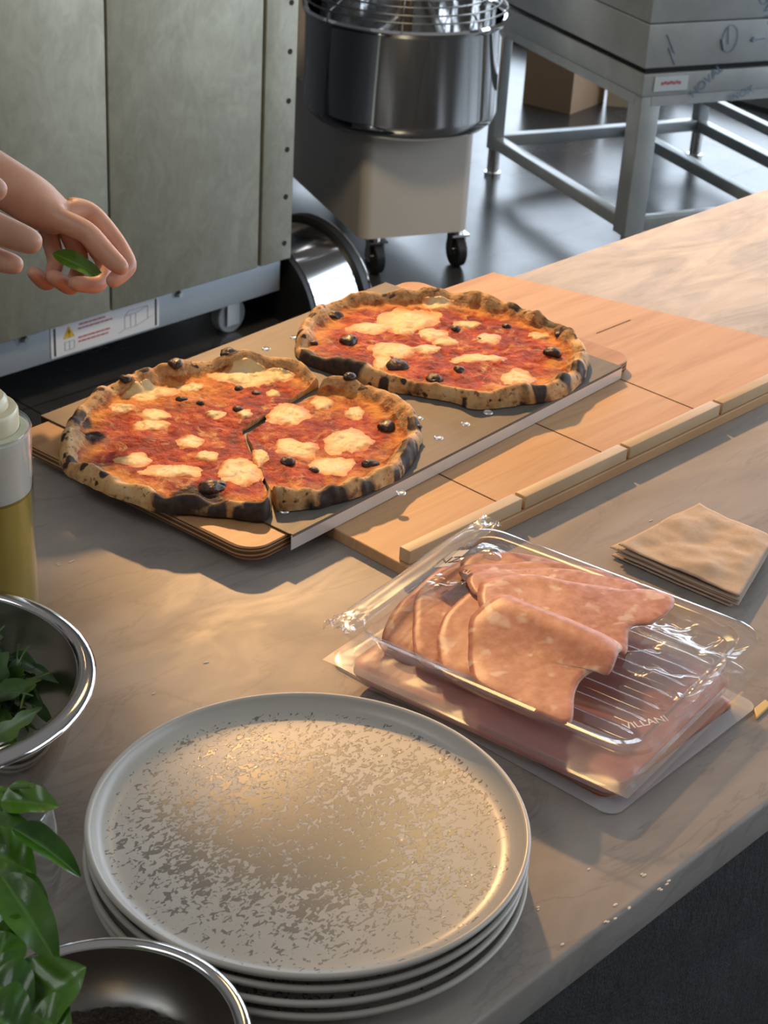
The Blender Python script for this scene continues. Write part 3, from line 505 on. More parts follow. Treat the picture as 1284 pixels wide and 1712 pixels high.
t.set(color=t.ramp(n1, [(.3, (.010, .008, .007)), (.60, (.045, .020, .013)), (.72, (.22, .06, .025))]), rough=.42, coat=.12, coatr=.2); t.bump(n1, .8, .003); M['blister'] = t.m
def dent(px_, py_, seed): return nz(px_, py_, seed, 34, 2)
def make_pizza(nm, label, cat, B, C, whole, mozz, bubs, chars, seed, wc0=.0205, hc0=.0160, golds=()):
    C = Vector(C); zb = TZ + .0125 + .0158
    root = thing(nm, label, cat, (C.x, C.y, zb))
    P = cr([(x - C.x, y - C.y, 0) for x, y in B], 14, whole)
    # resample by angle
    an = []; prev = None
    for p in P:
        a = math.atan2(p.y, p.x)
        if prev is not None:
            while a - prev > math.pi: a -= 2 * math.pi
            while a - prev < -math.pi: a += 2 * math.pi
        an.append(a); prev = a
    rd = [p.length for p in P]
    if whole: an.append(an[0] + math.copysign(2 * math.pi, an[-1] - an[0])); rd.append(rd[0])
    sgn = 1 if an[-1] > an[0] else -1
    A0, A1 = an[0], an[-1]
    # enforce monotone angles so the outline stays single valued
    for i in range(1, len(an)):
        if (an[i] - an[i - 1]) * sgn < 1e-4: an[i] = an[i - 1] + 1e-4 * sgn
    A1 = an[-1]
    def rad(a):
        while (a - A0) * sgn < -1e-6: a += 2 * math.pi * sgn
        while (a - A0) * sgn > 2 * math.pi: a -= 2 * math.pi * sgn
        lo, hi = 0, len(an) - 1
        if (a - an[hi]) * sgn > 0: return rd[hi] if not whole else rd[0]
        while hi - lo > 1:
            mid = (lo + hi) // 2
            if (a - an[mid]) * sgn >= 0: lo = mid
            else: hi = mid
        k = (a - an[lo]) / (an[hi] - an[lo] + 1e-12)
        return rd[lo] * (1 - k) + rd[hi] * k
    hin = .0052
    def surf(x, y, d, a):
        """height of the pizza top at a point whose distance to the outer edge is d"""
        n = nz(math.cos(a) * 1.1, math.sin(a) * 1.1, seed, 3.2, 3); n2_ = nz(math.cos(a) * 1.1, math.sin(a) * 1.1, seed + 5, 5, 2)
        wc = wc0 * (1 + .45 * n); hc = hc0 * (1 + .30 * n2_ + .55 * n) + .0010 * nz(x, y, seed, 55, 2)
        base = hin + .0022 * nz(x, y, seed, 28, 3) + .0013 * nz(x, y, seed, 95, 3)
        u = d / wc
        if u < .45: return max(.0008, hc * math.sqrt(max(0, 1 - (1 - u / .45) ** 2)) ** .9 + .0008), u
        if u < 1.25:
            k = (u - .45) / .8; k = k * k * (3 - 2 * k); return hc * (1 - k) + base * k, u
        return base, u
    na = max(60, int(abs(A1 - A0) / (2 * math.pi) * 460)); us = [1 - math.cos(i / 12 * math.pi / 2) for i in range(13)]
    ds = [wc0 * .45 * (1 - math.cos(i / 10 * math.pi / 2)) for i in range(10)] + [wc0 * (.45 + .8 * i / 12) for i in range(13)]
    nin = 62; KS = 15          # split ring between crust and topping
    L = C  # readability
    bm = bmesh.new(); lay = {k: bm.verts.layers.float.new(k) for k in ('char', 'gold', 'rim')}
    cols = []
    nn = na if whole else na + 1
    for i in range(nn):
        a = A0 + (A1 - A0) * i / na; r_ = rad(a); c_, s_ = math.cos(a), math.sin(a); row = []
        r_ = r_ + .0016 * nz(c_, s_, seed, 14, 2)
        for j in range(len(ds) + nin):
            if j < len(ds): d = ds[j]
            else:
                k = (j - len(ds) + 1) / nin; d = ds[-1] + (r_ - ds[-1]) * k * .999
            if d > r_ * .999: d = r_ * .999
            x, y = c_ * (r_ - d), s_ * (r_ - d); z, u = surf(x, y, d, a)
            v = bm.verts.new((x, y, z)); X, Y = x + C.x, y + C.y; cm = 0
            for cx, cy, cr_ in chars:
                q = math.hypot(X - cx, Y - cy) / (cr_ * 1.15)
                if q < 1.4: cm = max(cm, min(1.2, (1.4 - q) * 1.5))
            cm = max(cm, .85 * max(0, nz(c_, s_, seed + 9, 5, 3)) * (1 if u < .8 else .25))
            if j < 3: cm = max(cm, .32)
            v[lay['char']] = cm; g_ = max(0, 1.15 - abs(u - 1.3) * 1.3) if u < 2.6 else 0
            for cx, cy, cr_ in golds:
                g_ = max(g_, 1.3 - math.hypot(X - cx, Y - cy) / cr_)
            v[lay['gold']] = max(0, min(1, g_)); v[lay['rim']] = max(0, min(1, (1.12 - u) / .34)); row.append(v)
        # bottom edge vertex
        v = bm.verts.new((c_ * (r_ - .003), s_ * (r_ - .003), 0)); v[lay['char']] = .5; row.insert(0, v); cols.append(row)
    crustf, topf = [], []
    for i in range(nn if whole else nn - 1):
        a_, b_ = cols[i], cols[(i + 1) % nn]
        for j in range(len(a_) - 1):
            (crustf if j < KS else topf).append(bm.faces.new((a_[j], b_[j], b_[j + 1], a_[j + 1])))
    if not whole:      # cut faces
        for row in (cols[0], cols[-1]):
            low = [bm.verts.new((v.co.x, v.co.y, 0)) for v in row]
            for j in range(1, len(row) - 1): crustf.append(bm.faces.new((row[j], row[j + 1], low[j + 1], low[j])))
    bmesh.ops.recalc_face_normals(bm, faces=bm.faces[:])
    def sub(fs, name, mat):
        keep = set(fs); b2 = bm.copy(); b2.faces.ensure_lookup_table(); bm.faces.ensure_lookup_table()
        bm.faces.index_update(); idx = {f.index for f in keep}
        bmesh.ops.delete(b2, geom=[f for f in b2.faces if f.index not in idx], context='FACES')
        me = bpy.data.meshes.new(name); b2.to_mesh(me); b2.free(); return link(name, me, mat, root, smooth=60)
    bm.faces.index_update()
    sub(crustf, 'crust', M['crust']); sub(topf, 'tomato_topping', M['tomato']); bm.free()
    def top(x, y):
        a = math.atan2(y, x); r_ = rad(a); return surf(x, y, r_ - math.hypot(x, y), a)[0], r_ - math.hypot(x, y)
    for q, (cx, cy, ux, uy, vx, vy) in enumerate(mozz):
        cx -= C.x; cy -= C.y; b = bmesh.new(); le = b.verts.layers.float.new('edge'); rings = []; na_, nr = 56, 12; big = math.hypot(ux, uy) + math.hypot(vx, vy)
        sz = 1.12
        for j in range(nr + 1):
            ring = []; k = j / nr
            for i in range(na_ if j else 1):
                th = 2 * math.pi * i / na_; w_ = 1 + .45 * nz(math.cos(th), math.sin(th), q * 3.1 + seed, .8, 3) * k
                x = cx + (ux * math.cos(th) + vx * math.sin(th)) * k * w_ * sz; y = cy + (uy * math.cos(th) + vy * math.sin(th)) * k * w_ * sz
                zz, d = top(x, y); lim = wc0 * .98
                if d < lim: rr2 = math.hypot(x, y); f_ = max(.1, (rr2 - (lim - d)) / rr2); x *= f_; y *= f_; zz, d = top(x, y)
                h = .0016 * (1 - k ** 3) - .0009 * k ** 3 + .0009 * nz(x, y, q, 70, 2)
                v = b.verts.new((x, y, zz + h)); v[le] = max(0, (k - .35) / .65); ring.append(v)
            rings.append(ring)
        for A_, B_ in zip(rings, rings[1:]):
            for i in range(na_):
                j = (i + 1) % na_
                if len(A_) == 1: b.faces.new((A_[0], B_[i], B_[j]))
                else: b.faces.new((A_[i], B_[i], B_[j], A_[j]))
        bmesh.ops.recalc_face_normals(b, faces=b.faces[:]); me = bpy.data.meshes.new('mozzarella'); b.to_mesh(me); b.free()
        link('mozzarella', me, M['mozz'], root, smooth=180)
    for q, (bx_, by_, br_) in enumerate(bubs):
        x, y = bx_ - C.x, by_ - C.y; zz, d = top(x, y); b = MB()
        b.ball((0, 0, 0), br_, (1.08, .9, .62), 24)
        for v in b.bm.verts: v.co *= 1 + .42 * nz(v.co.x, v.co.y, v.co.z + q, 75, 3)
        b.build('charred_blister', M['blister'], root, loc=(x, y, zz + br_ * .02), smooth=180).rotation_euler = (0, 0, q * 1.3)
    return root
g1 = [(M1[4][0], M1[4][1], .05), (M1[5][0], M1[5][1], .045), (MS[1][0], MS[1][1], .03)]
make_pizza('pizza', 'blistered tomato and mozzarella pizza with one wedge cut loose, left on the peel', 'pizza', P1, P1C, False, M1, B1, C1, 3.1, golds=g1)
sl_ = make_pizza('pizza_slice', 'cut wedge of the left pizza lying slightly apart with charred rim', 'pizza slice', PS, PSC, False, MS, BS, CS, 7.7, golds=[(MS[1][0], MS[1][1], .035), (MS[3][0], MS[3][1] - .03, .02), (B1[0][0], B1[0][1], .001)])
sl_.location.x += .0024; sl_.location.y -= .0021
make_pizza('pizza', 'whole uncut tomato and mozzarella pizza, right and further back on the peel', 'pizza', P2, P2C, True, M2, B2, C2, 12.4, golds=[(M2[9][0], M2[9][1], .025)])
# black soot flakes beside the crusts
# ------------------------------------------------------------------ plates
t = NT('stoneware_glaze'); tc = t.co(); ln = t.n('ShaderNodeVectorMath', operation='LENGTH'); sp = t.n('ShaderNodeSeparateXYZ'); t.L.new(tc, sp.inputs[0]); cb = t.n('ShaderNodeCombineXYZ'); t.L.new(sp.outputs[0], cb.inputs[0]); t.L.new(sp.outputs[1], cb.inputs[1]); t.L.new(cb.outputs[0], ln.inputs[0])
rad_ = ln.outputs['Value']
fine = t.noise(270, t.co((.62, 1, 1), (0, 0, -.75)), 1.5, .55, 1.0); big = t.noise(11, None, 3, .5)
thr = t.math('ADD', fine, t.math('MULTIPLY', t.math('SUBTRACT', big, .5), .30))
edge = t.n('ShaderNodeMapRange'); edge.inputs[1].default_value = .03; edge.inputs[2].default_value = .133; edge.inputs[3].default_value = .135; edge.inputs[4].default_value = -.11; t.L.new(rad_, edge.inputs[0])
msk = t.g(t.math('ADD', thr, edge.outputs[0]), .50, .54)
hv = t.math('LESS_THAN', rad_, .137); msk = t.math('MULTIPLY', msk, hv)
t.set(color=t.mix(msk, t.ramp(big, [(.3, (.50, .465, .40)), (.7, (.58, .545, .48))]), (.23, .23, .21)), rough=t.mix(msk, (.31, .31, .31), (.24, .24, .24)), metal=t.math('MULTIPLY', msk, .25), spec=.5); t.bump(msk, .45, .0004); M['glaze'] = t.m
pprof = [(0, .0012), (.095, .0012), (.097, 0), (.105, 0), (.108, .0018), (.130, .0030), (.140, .0060), (.1465, .0110), (.1495, .0150), (.1500, .0165), (.1492, .0178), (.1475, .0182), (.1458, .0172), (.1440, .0140), (.1400, .0098), (.134, .0072), (.126, .0062), (.10, .0058), (0, .0056)]
pc = cr([(r_, z, 0) for r_, z in pprof], 3, False)
plate_me = None
plab = ['bottom stoneware plate of the stack, mostly hidden, resting on the marble', 'second stoneware plate from the bottom of the stack', 'third stoneware plate, directly under the speckled top plate', 'top cream stoneware plate of the stack with grey speckled glaze']
for k in range(4):
    if plate_me is None:
        o = MB().lathe([(max(0, p.x), p.y) for p in pc], n=160).build('dinner_plate', M['glaze'], smooth=60); plate_me = o.data
    else: o = bpy.data.objects.new('dinner_plate', plate_me); col.objects.link(o)
    o.location = (.669 + (.0006, -.0012, .001, 0)[k], .659 + (-.001, .0008, .0005, 0)[k], TZ + .0002 + k * .0108); o.rotation_euler = (0, 0, (2.1, 4.0, 1.2, 0)[k])
    tag(o, plab[k], 'plate', 'stack of four stoneware plates')
# ------------------------------------------------------------------ bowls
def bowl(name, label, c, rr_, h, rb, lip, n=128):
    root = thing(name, label, 'bowl', (*c, TZ))
    out = [(0, .0005), (rb * .9, .0005), (rb, .002)]; ri = rr_ - lip
    for i in range(1, 15):
        a = i / 14; out.append((rb + (ri - rb) * math.sin(a * math.pi / 2) ** .92, .002 + (h - .004) * (1 - math.cos(a * math.pi / 2)) ** .95))
    ins = [(r_ - .0012, z + .0012) for r_, z in out[1:]][::-1] + [(0, .0018)]
    MB().lathe(out + [(ri + .002, h - .0015)], n=n).build('outer_wall', M['steel'], root, smooth=60)
    MB().lathe([(ri + .001, h)] + ins, n=n).build('inner_wall', M['bowlin'], root, smooth=60)
    MB().lathe([(ri - .0012, h - .001), (ri, h + .0012), (ri + lip * .35, h + .0016), (ri + lip * .8, h + .0008), (rr_, h - .0014), (rr_ + .0004, h - .0032), (rr_ - .0012, h - .004), (rr_ - .0016, h - .0022), (ri + lip * .6, h - .0008), (ri + .001, h - .0012)], n=n).build('rolled_rim', M['steel'], root, smooth=60)
    return root
t = NT('brushed_bowl_inside'); t.set(color=(.78, .74, .68), metal=1, rough=.24); t.bump(t.noise(60, t.co((.3, .3, 4)), 3, .5), .03, .001); M['bowlin'] = t.m
bowl('mixing_bowl', 'large polished steel bowl of green rocket leaves at the left edge', (.533, .913), .1225, .098, .055, .0125)
bowl('spice_bowl', 'small polished steel bowl of dark dried herbs at the bottom left', (.441, .588), .0835, .058, .038, .0085)
# rocket leaves, one object each
rd = random.Random(5)
t = NT('rocket_leaf'); oi = t.n('ShaderNodeObjectInfo'); n1 = t.noise(60, None, 3, .5)
t.set(color=t.mix(t.g(n1, .35, .7), t.ramp(oi.outputs['Random'], [(0, (.012, .040, .008)), (.6, (.028, .085, .012)), (.85, (.07, .15, .02)), (1, (.16, .22, .03))]), (.05, .11, .02)), rough=.38, sss=.05); M['rocket'] = t.m
def leaf_mesh(name, L, W, curl, lobes=0, fold=.35, nx=18, ny=6, twist=0, tipk=1.0):
    bm = bmesh.new(); rows = []
    lv = bm.verts.layers.float.new('rib'); 
    for i in range(nx + 1):
        u = i / nx; w_ = math.sin(math.pi * min(1, u ** .75 * 1.0)) ** .8 * W / 2 * tipk + .0006
        if lobes: w_ *= .55 + .45 * abs(math.sin(u * math.pi * lobes)) * (1 if u > .25 else .4)
        if lobes and u < .3: w_ = .0011
        ang = curl * u; x = L * (math.sin(ang) / curl if abs(curl) > .01 else u); z = -L * ((1 - math.cos(ang)) / curl if abs(curl) > .01 else 0)
        row = []
        for j in range(ny + 1):
            v = j / ny * 2 - 1; s_ = abs(v)
            zz = z + s_ * w_ * fold + .035 * w_ * math.sin(u * 17 + v * 3) * (0 if lobes else 1) + .10 * w_ * math.sin(u * 9) * v * s_; tw = twist * u
            vv = bm.verts.new((x, v * w_ * math.cos(tw), zz + v * w_ * math.sin(tw))); vv[lv] = 1 - s_; row.append(vv)
        rows.append(row)
    for a, b in zip(rows, rows[1:]):
        for j in range(ny): bm.faces.new((a[j], b[j], b[j + 1], a[j + 1]))
    me = bpy.data.meshes.new(name); bm.to_mesh(me); bm.free(); me.polygons.foreach_set('use_smooth', [True] * len(me.polygons)); return me
kinds = [leaf_mesh('rocket_leaf', .078, .017, c, lb_, .3, twist=tw) for c, lb_, tw in ((1.2, 3, .4), (2.0, 2.5, -.5), (.7, 3.5, .8), (2.6, 2, .3), (1.6, 0, -.3))]
for m_ in kinds: m_.materials.append(M['rocket'])
for k in range(190):
    me = kinds[rd.randrange(5)]; o = bpy.data.objects.new('rocket_leaf', me); col.objects.link(o)
    a = rd.uniform(0, 2 * math.pi); rr_ = .096 * math.sqrt(rd.random()); z = .050 + .032 * rd.random() + (.006 if k > 85 else 0)
    s_ = rd.uniform(.55, .95); hd = a + math.pi + rd.uniform(-1.5, 1.5)
    o.location = (.533 + rr_ * math.cos(a), .913 + rr_ * math.sin(a), TZ + z + .004); o.rotation_euler = (rd.uniform(-.7, .7), rd.uniform(-.6, .25), hd); o.scale = (s_, s_, s_)
    tag(o, 'green rocket leaf in the loose pile filling the large steel bowl', 'salad leaf', 'rocket leaves piled in the large steel bowl')
# dried herbs
t = NT('dried_herbs'); n1 = t.noise(500, None, 3, .6); t.set(color=t.ramp(n1, [(.35, (.012, .008, .005)), (.55, (.045, .030, .018)), (.72, (.12, .085, .045))]), rough=.9); M['herb'] = t.m
m = MB(); m.lathe([(0, .030), (.02, .0295), (.04, .027), (.055, .023), (.0645, .0195)], n=64); bmesh.ops.subdivide_edges(m.bm, edges=m.bm.edges[:], cuts=2, use_grid_fill=True)
for v in m.bm.verts: v.co.z += .0022 * nz(v.co.x, v.co.y, 1, 120, 3)
for k in range(2200):
    a = rd.uniform(0, 6.283); r_ = .060 * math.sqrt(rd.random()); z = .031 - .0085 * (r_ / .06) ** 2 + rd.uniform(-.001, .0012); c = V(r_ * math.cos(a), r_ * math.sin(a), z)
    d1 = V(rd.uniform(-1, 1), rd.uniform(-1, 1), rd.uniform(-.5, .5)) * .0011; d2 = V(rd.uniform(-1, 1), rd.uniform(-1, 1), rd.uniform(-.3, 1)) * .0006
    m.bm.faces.new([m.bm.verts.new(c + q) for q in (d1, d2, -d1)])
o = m.build('dried_herbs', M['herb'], loc=(.441, .588, TZ), smooth=0); tag(o, 'heap of dark brown dried herbs inside the small steel bowl', 'herbs', kind='stuff')
# ------------------------------------------------------------------ oil bottle
bt = thing('oil_bottle', 'clear squeeze bottle of olive oil with cream cap at the left edge', 'bottle', (.687, 1.056, TZ))
t = NT('olive_oil'); t.set(color=(.50, .36, .02), rough=.25, trans=.15, sss=.35, ssss=.03, sssr=(1, .7, .1), ior=1.45, coat=.4); M['oil'] = t.m
MB().lathe([(0, .0035), (.036, .0035), (.0378, .006), (.0378, .133), (0, .134)], n=64).build('olive_oil', M['oil'], bt, smooth=40)
MB().lathe([(0, .0008), (.038, .0008), (.0400, .004), (.0402, .186), (.0408, .188), (.0402, .190), (.0385, .1895), (.0385, .184)], n=64).build('clear_body', M['glass'], bt, smooth=40)
t = NT('frosted_white_sleeve'); t.set(color=(.80, .78, .72), rough=.4, sss=.6, ssss=.02, trans=.1); M['frost'] = t.m
MB().lathe([(0, .136), (.0384, .136), (.0390, .140), (.0390, .186), (.034, .1872), (0, .1872)], n=64).build('white_sleeve', M['frost'], bt, smooth=40)
cp = MB().lathe([(.0315, .186), (.031, .2030), (.0295, .2055), (.0235, .2065), (.0230, .2125), (.0205, .2155), (.011, .2165), (.0085, .220), (.004, .2225), (0, .2225)], n=64).build('cream_cap', M['cream'], bt, smooth=40)
MB().lathe([(.0318, .186), (.0360, .186), (.0362, .1885), (.0318, .1895)], n=64).build('collar', M['cream'], cp, smooth=40)
# ------------------------------------------------------------------ glass of basil
t = NT('basil_leaf'); n1 = t.noise(45, None, 4, .55); rb_ = t.attr('rib'); oi = t.n('ShaderNodeObjectInfo')
cc = t.ramp(n1, [(.3, (.012, .055, .004)), (.55, (.040, .135, .006)), (.8, (.10, .24, .012))])
cc = t.mix(t.g(rb_, .88, 1.0), cc, (.12, .26, .05)); t.set(color=t.mix(t.math('MULTIPLY', oi.outputs['Random'], .55), cc, (.11, .26, .010)), rough=.33, sss=.1, ssss=.003, coat=.25); wv = t.noise(70, None, 2, .5); t.bump(wv, .3, .002); M['basil'] = t.m
gp = V(.492, .762, TZ)
gl = thing('drinking_glass', 'clear rounded glass holding the basil bunch left of the plates', 'glass', gp)
MB().lathe([(0, .001), (.020, .001), (.026, .004), (.034, .018), (.0385, .036), (.0395, .052), (.0375, .075), (.034, .094), (.0332, .0955), (.0328, .094)], n=64).build('glass_bowl', M['glass'], gl, smooth=60)
bs = thing('basil_bunch', 'bunch of fresh green basil standing in the glass at the left edge', 'basil', gp)
stem = pm('basil_stem', (.13, .26, .05), .45)
def w2(p): return Vector((p[0], p[1], p[2] + TZ))
heads = {}
for q, (b, tp, W_) in enumerate(BASIL):
    b = w2(b); tp = w2(tp); d = tp - b; L_ = d.length
    me = leaf_mesh('leaf', L_ * 1.05, W_, (.55, .35, .7, .5, .5, .45, .4, .5, .3, .6, .5, .6, .5, .4)[q], 0, (.30, .35, .25, .75, .30, .25, .5, .3, .6, .35, .3, .25, .3, .6)[q], nx=26, ny=10)
    me.materials.append(M['basil']); o = bpy.data.objects.new('leaf', me); col.objects.link(o); o.parent = bs
    xax = d.normalized(); view = (Vector((0, 0, 1.70)) - b).normalized(); up = (view * .6 + V(0, 0, 1)).normalized() if q in (4, 5, 9, 10, 11, 12) else (view * .35 + V(0, 0, 1)).normalized()
    zax = (up - xax * up.dot(xax)).normalized(); yax = zax.cross(xax)
    rot = Matrix((xax, yax, zax)).transposed().to_4x4()
    o.matrix_local = Matrix.Translation(b - gp) @ rot
cs = [V(.458, .672, .185), V(.405, .648, .178), V(.375, .585, .165), V(.36, .56, .150)]
prev = V(.492, .762, .02)
for q, e in enumerate(cs[:2]):
    e = V(e.x, e.y, e.z); s0 = V(.492 - .004 * q, .762 - .01 + .006 * q, .012)
    mid = V(.485 - .01 * q, .745 - .012 * q, .11); MB().tube(cr([s0 - V(*gp) + V(0, 0, TZ), mid - V(*gp) + V(0, 0, TZ), e - V(*gp) + V(0, 0, TZ) - V(.0, .0, .006)], 6, False), .0016).build('stem', stem, bs)
# ------------------------------------------------------------------ napkins
t = NT('kraft_napkin'); n1 = t.noise(30, None, 6, .65); n2 = t.noise(260, None, 3, .6); t.set(color=t.mix(t.g(n2, .3, .8), t.ramp(n1, [(.3, (.52, .41, .31)), (.7, (.64, .52, .41))]), (.50, .39, .29)), rough=.9); t.bump(n1, .2, .003); M['kraft'] = t.m
c4 = [Vector((x, y, 0)) for x, y in NAP[0]]; nc = sum(c4, Vector()) / 4
for k in range(6):
    b = bmesh.new(); g_ = 36; vs = []
    for i in range(g_ + 1):
        for j in range(g_ + 1):
            u, v = i / g_, j / g_; p = (c4[0] * (1 - u) + c4[1] * u) * (1 - v) + (c4[3] * (1 - u) + c4[2] * u) * v - nc
            top_ = k == 5; z = .0004 * nz(p.x, p.y, k, 30, 2) + (.0075 * nz(p.x, p.y, 1.7, 18, 3) * min(1, 6 * min(u, 1 - u, v, 1 - v) + .3) if top_ else .0011 * nz(p.x, p.y, 1.7, 16, 3))
            z += .004 * max(0, .1 - v) * 3 * (k / 5) 
            vs.append(b.verts.new((p.x, p.y, z)))
    for i in range(g_):
        for j in range(g_): b.faces.new([vs[i * (g_ + 1) + j], vs[(i + 1) * (g_ + 1) + j], vs[(i + 1) * (g_ + 1) + j + 1], vs[i * (g_ + 1) + j + 1]])
    me = bpy.data.meshes.new('paper_napkin'); b.to_mesh(me); b.free(); o = link('paper_napkin', me, M['kraft'], smooth=180, solid=.0009)
    o.location = (nc.x + (0, .004, -.001, .001, -.0005, 0)[k], nc.y + (.006, .010, 0, .001, 0, 0)[k], TZ + .0022 + .0023 * k + (.0022 if k == 5 else 0)); o.rotation_euler = (0, 0, (.0, -.06, .012, -.012, .006, 0)[k])
    tag(o, ['lowest brown paper napkin of the pile, touching the marble', 'skewed brown napkin second from the bottom, poking out at the back of the pile', 'third brown paper napkin from the bottom of the pile', 'third brown paper napkin from the top of the pile', 'brown paper napkin directly below the crumpled top one', 'crumpled top brown paper napkin of the pile right of the trays'][k], 'napkin', 'brown paper napkins in a pile')
# ------------------------------------------------------------------ cold cut trays
def ring(hx, hy, r, z, n=8): return rrect(-hx, -hy, hx, hy, r, z, n)
def tray(root, hx, hy, H, zr, mat, ribs=True, fl=.013):
    m = MB()
    m.loft([ring(hx, hy, .028, zr - .004), ring(hx, hy, .028, zr), ring(hx - fl * .45, hy - fl * .45, .024, zr + .0012), ring(hx - fl, hy - fl, .022, zr), ring(hx - fl - .001, hy - fl - .001, .022, zr - .006), ring(hx - fl - .006, hy - fl - .006, .020, zr - .0075), ring(hx - fl - .010, hy - fl - .010, .02, zr - H + .004), ring(hx - fl - .014, hy - fl - .014, .018, zr - H)])
    o = m.build('tray_shell', mat, root, smooth=50)
    b = bmesh.new(); X, Y = hx - fl - .014, hy - fl - .014; nx_, ny_ = 72, 40; vs = []
    for i in range(nx_ + 1):
        for j in range(ny_ + 1):
            x, y = -X + 2 * X * i / nx_, -Y + 2 * Y * j / ny_; f = min(1, (Y - abs(y)) / .02) * min(1, (X - abs(x)) / .01)
            vs.append(b.verts.new((x, y, zr - H + (.0035 * max(0, math.sin(x * 2 * math.pi / .021)) ** 2 * f if ribs else 0))))
    for i in range(nx_):
        for j in range(ny_): b.faces.new([vs[i * (ny_ + 1) + j], vs[(i + 1) * (ny_ + 1) + j], vs[(i + 1) * (ny_ + 1) + j + 1], vs[i * (ny_ + 1) + j + 1]])
    me = bpy.data.meshes.new('ribbed_floor'); b.to_mesh(me); b.free(); link('ribbed_floor', me, mat, root, smooth=180)
    return o
def film(name, root, hx, hy, z, amp, mat, seed=1., nx_=60, ny_=70, x0=None):
    b = bmesh.new(); vs = []
    for i in range(nx_ + 1):
        for j in range(ny_ + 1):
            x, y = -hx + 2 * hx * i / nx_, -hy + 2 * hy * j / ny_
            if x0 is not None: x = x0 + (hx - x0) * i / nx_
            f = min(1, 8 * min(hx - abs(x), hy - abs(y)) / hx + .15)
            vs.append(b.verts.new((x, y, z + amp * f * nz(x + .5 * y, y, seed, 22, 3))))
    for i in range(nx_):
        for j in range(ny_): b.faces.new([vs[i * (ny_ + 1) + j], vs[(i + 1) * (ny_ + 1) + j], vs[(i + 1) * (ny_ + 1) + j + 1], vs[i * (ny_ + 1) + j + 1]])
    me = bpy.data.meshes.new(name); b.to_mesh(me); b.free(); return link(name, me, mat, root, smooth=180)
t = NT('mortadella'); n1 = t.noise(26, None, 4, .55); n2 = t.noise(140, None, 3, .5); fm2 = t.g(t.noise(48, t.co((1, 1, 1), (0, 0, 0), (4, 4, 4)), 2, .5, .3), .58, .66)
cc = t.ramp(n1, [(.3, (.42, .155, .085)), (.7, (.55, .24, .145))]); cc = t.mix(t.g(n2, .35, .8), cc, (.66, .33, .24)); cc = t.mix(t.math('MULTIPLY', fm2, .8), cc, (.76, .55, .42))
t.set(color=cc, rough=.42, spec=.35, sss=.25, ssss=.004, sssr=(1, .4, .25)); t.bump(n2, .1, .001); M['mort'] = t.m
M['mortdark'] = pm('packed_mortadella', (.58, .26, .21), .4, 0, .15, 30, sss=.2, ssss=.004)
M['salami'] = pm('orange_sausage', (.48, .13, .04), .35, 0, .25, 50)
# lowest pack: shallow milky pack with orange-red slices
p0 = thing('flat_food_pack', 'flat milky-edged vacuum pack of orange-red cold cuts, lowest of the stack', 'food package', (.974, .700, TZ), R(2.5))
MB().loft([ring(.102, .141, .012, .0008), ring(.103, .142, .012, .0022), ring(.090, .128, .012, .0024), ring(.088, .126, .012, .0010)], False, False).build('sealed_border', M['milky'], p0, smooth=30)
MB().loft([ring(.0885, .1265, .010, .0010), ring(.089, .127, .010, .0045), ring(.084, .121, .008, .0075)], True, True).build('cold_cuts', M['salami'], p0, smooth=40)
# middle pack: clear tray full of mortadella
p1_ = thing('closed_meat_tray', 'closed clear tray full of dark pink mortadella beneath the open tray', 'food package', (.960, .693, TZ), R(8.2))
tray(p1_, .110, .140, .018, .0275, M['pet'], False)
film('cover_film', p1_, .108, .138, .0292, .0012, M['petfilm'], 4.)
b = MB(); b.loft([ring(.090, .121, .014, .0102), ring(.094, .124, .014, .016), ring(.093, .124, .014, .0235), ring(.088, .118, .012, .0262)], True, True); b.build('mortadella_block', M['mortdark'], p1_, smooth=40)
# top tray, open
p2_ = thing('open_meat_tray', 'open clear ribbed plastic tray holding fanned mortadella slices, top of the stack', 'food tray', (.973, .697, TZ), R(9.2))
tray(p2_, .1115, .139, .0235, .0560, M['pet'], True)
# crumpled film rolled back along the left edge
def tl(x, y, z):      # world (above worktop) -> tray local
    v = Matrix.Rotation(-R(9.2), 4, 'Z') @ V(x - .973, y - .697, 0); return V(v.x, v.y, z)
for s_ in range(2):
    b = bmesh.new(); vs = []; nu, nv = 90, 14
    for i in range(nu + 1):
        for j in range(nv + 1):
            u, v = i / nu, j / nv; x = -.112 + .226 * u - .004 + .003 * s_; an = v * 2.6 + .3 * nz(x, s_ * 3, 0, 12, 1)
            y = .129 + .012 * math.cos(an) * (1 + .2 * nz(x, v * .3, s_, 10, 1)) - .003 * s_; z = .0565 + .003 * s_ + .0045 * math.sin(an) + .0010 * nz(x * .3, v * .05, s_ + 2, 30, 2) + .006 * (abs(x) / .11) ** 8 * nz(x * 2, v * .2, s_, 40, 3)
            vs.append(b.verts.new((x, y, z)))
    for i in range(nu):
        for j in range(nv): b.faces.new([vs[i * (nv + 1) + j], vs[(i + 1) * (nv + 1) + j], vs[(i + 1) * (nv + 1) + j + 1], vs[i * (nv + 1) + j + 1]])
    me = bpy.data.meshes.new('rolled_film'); b.to_mesh(me); b.free(); link('rolled_film', me, M['petfilm'], p2_, smooth=180)
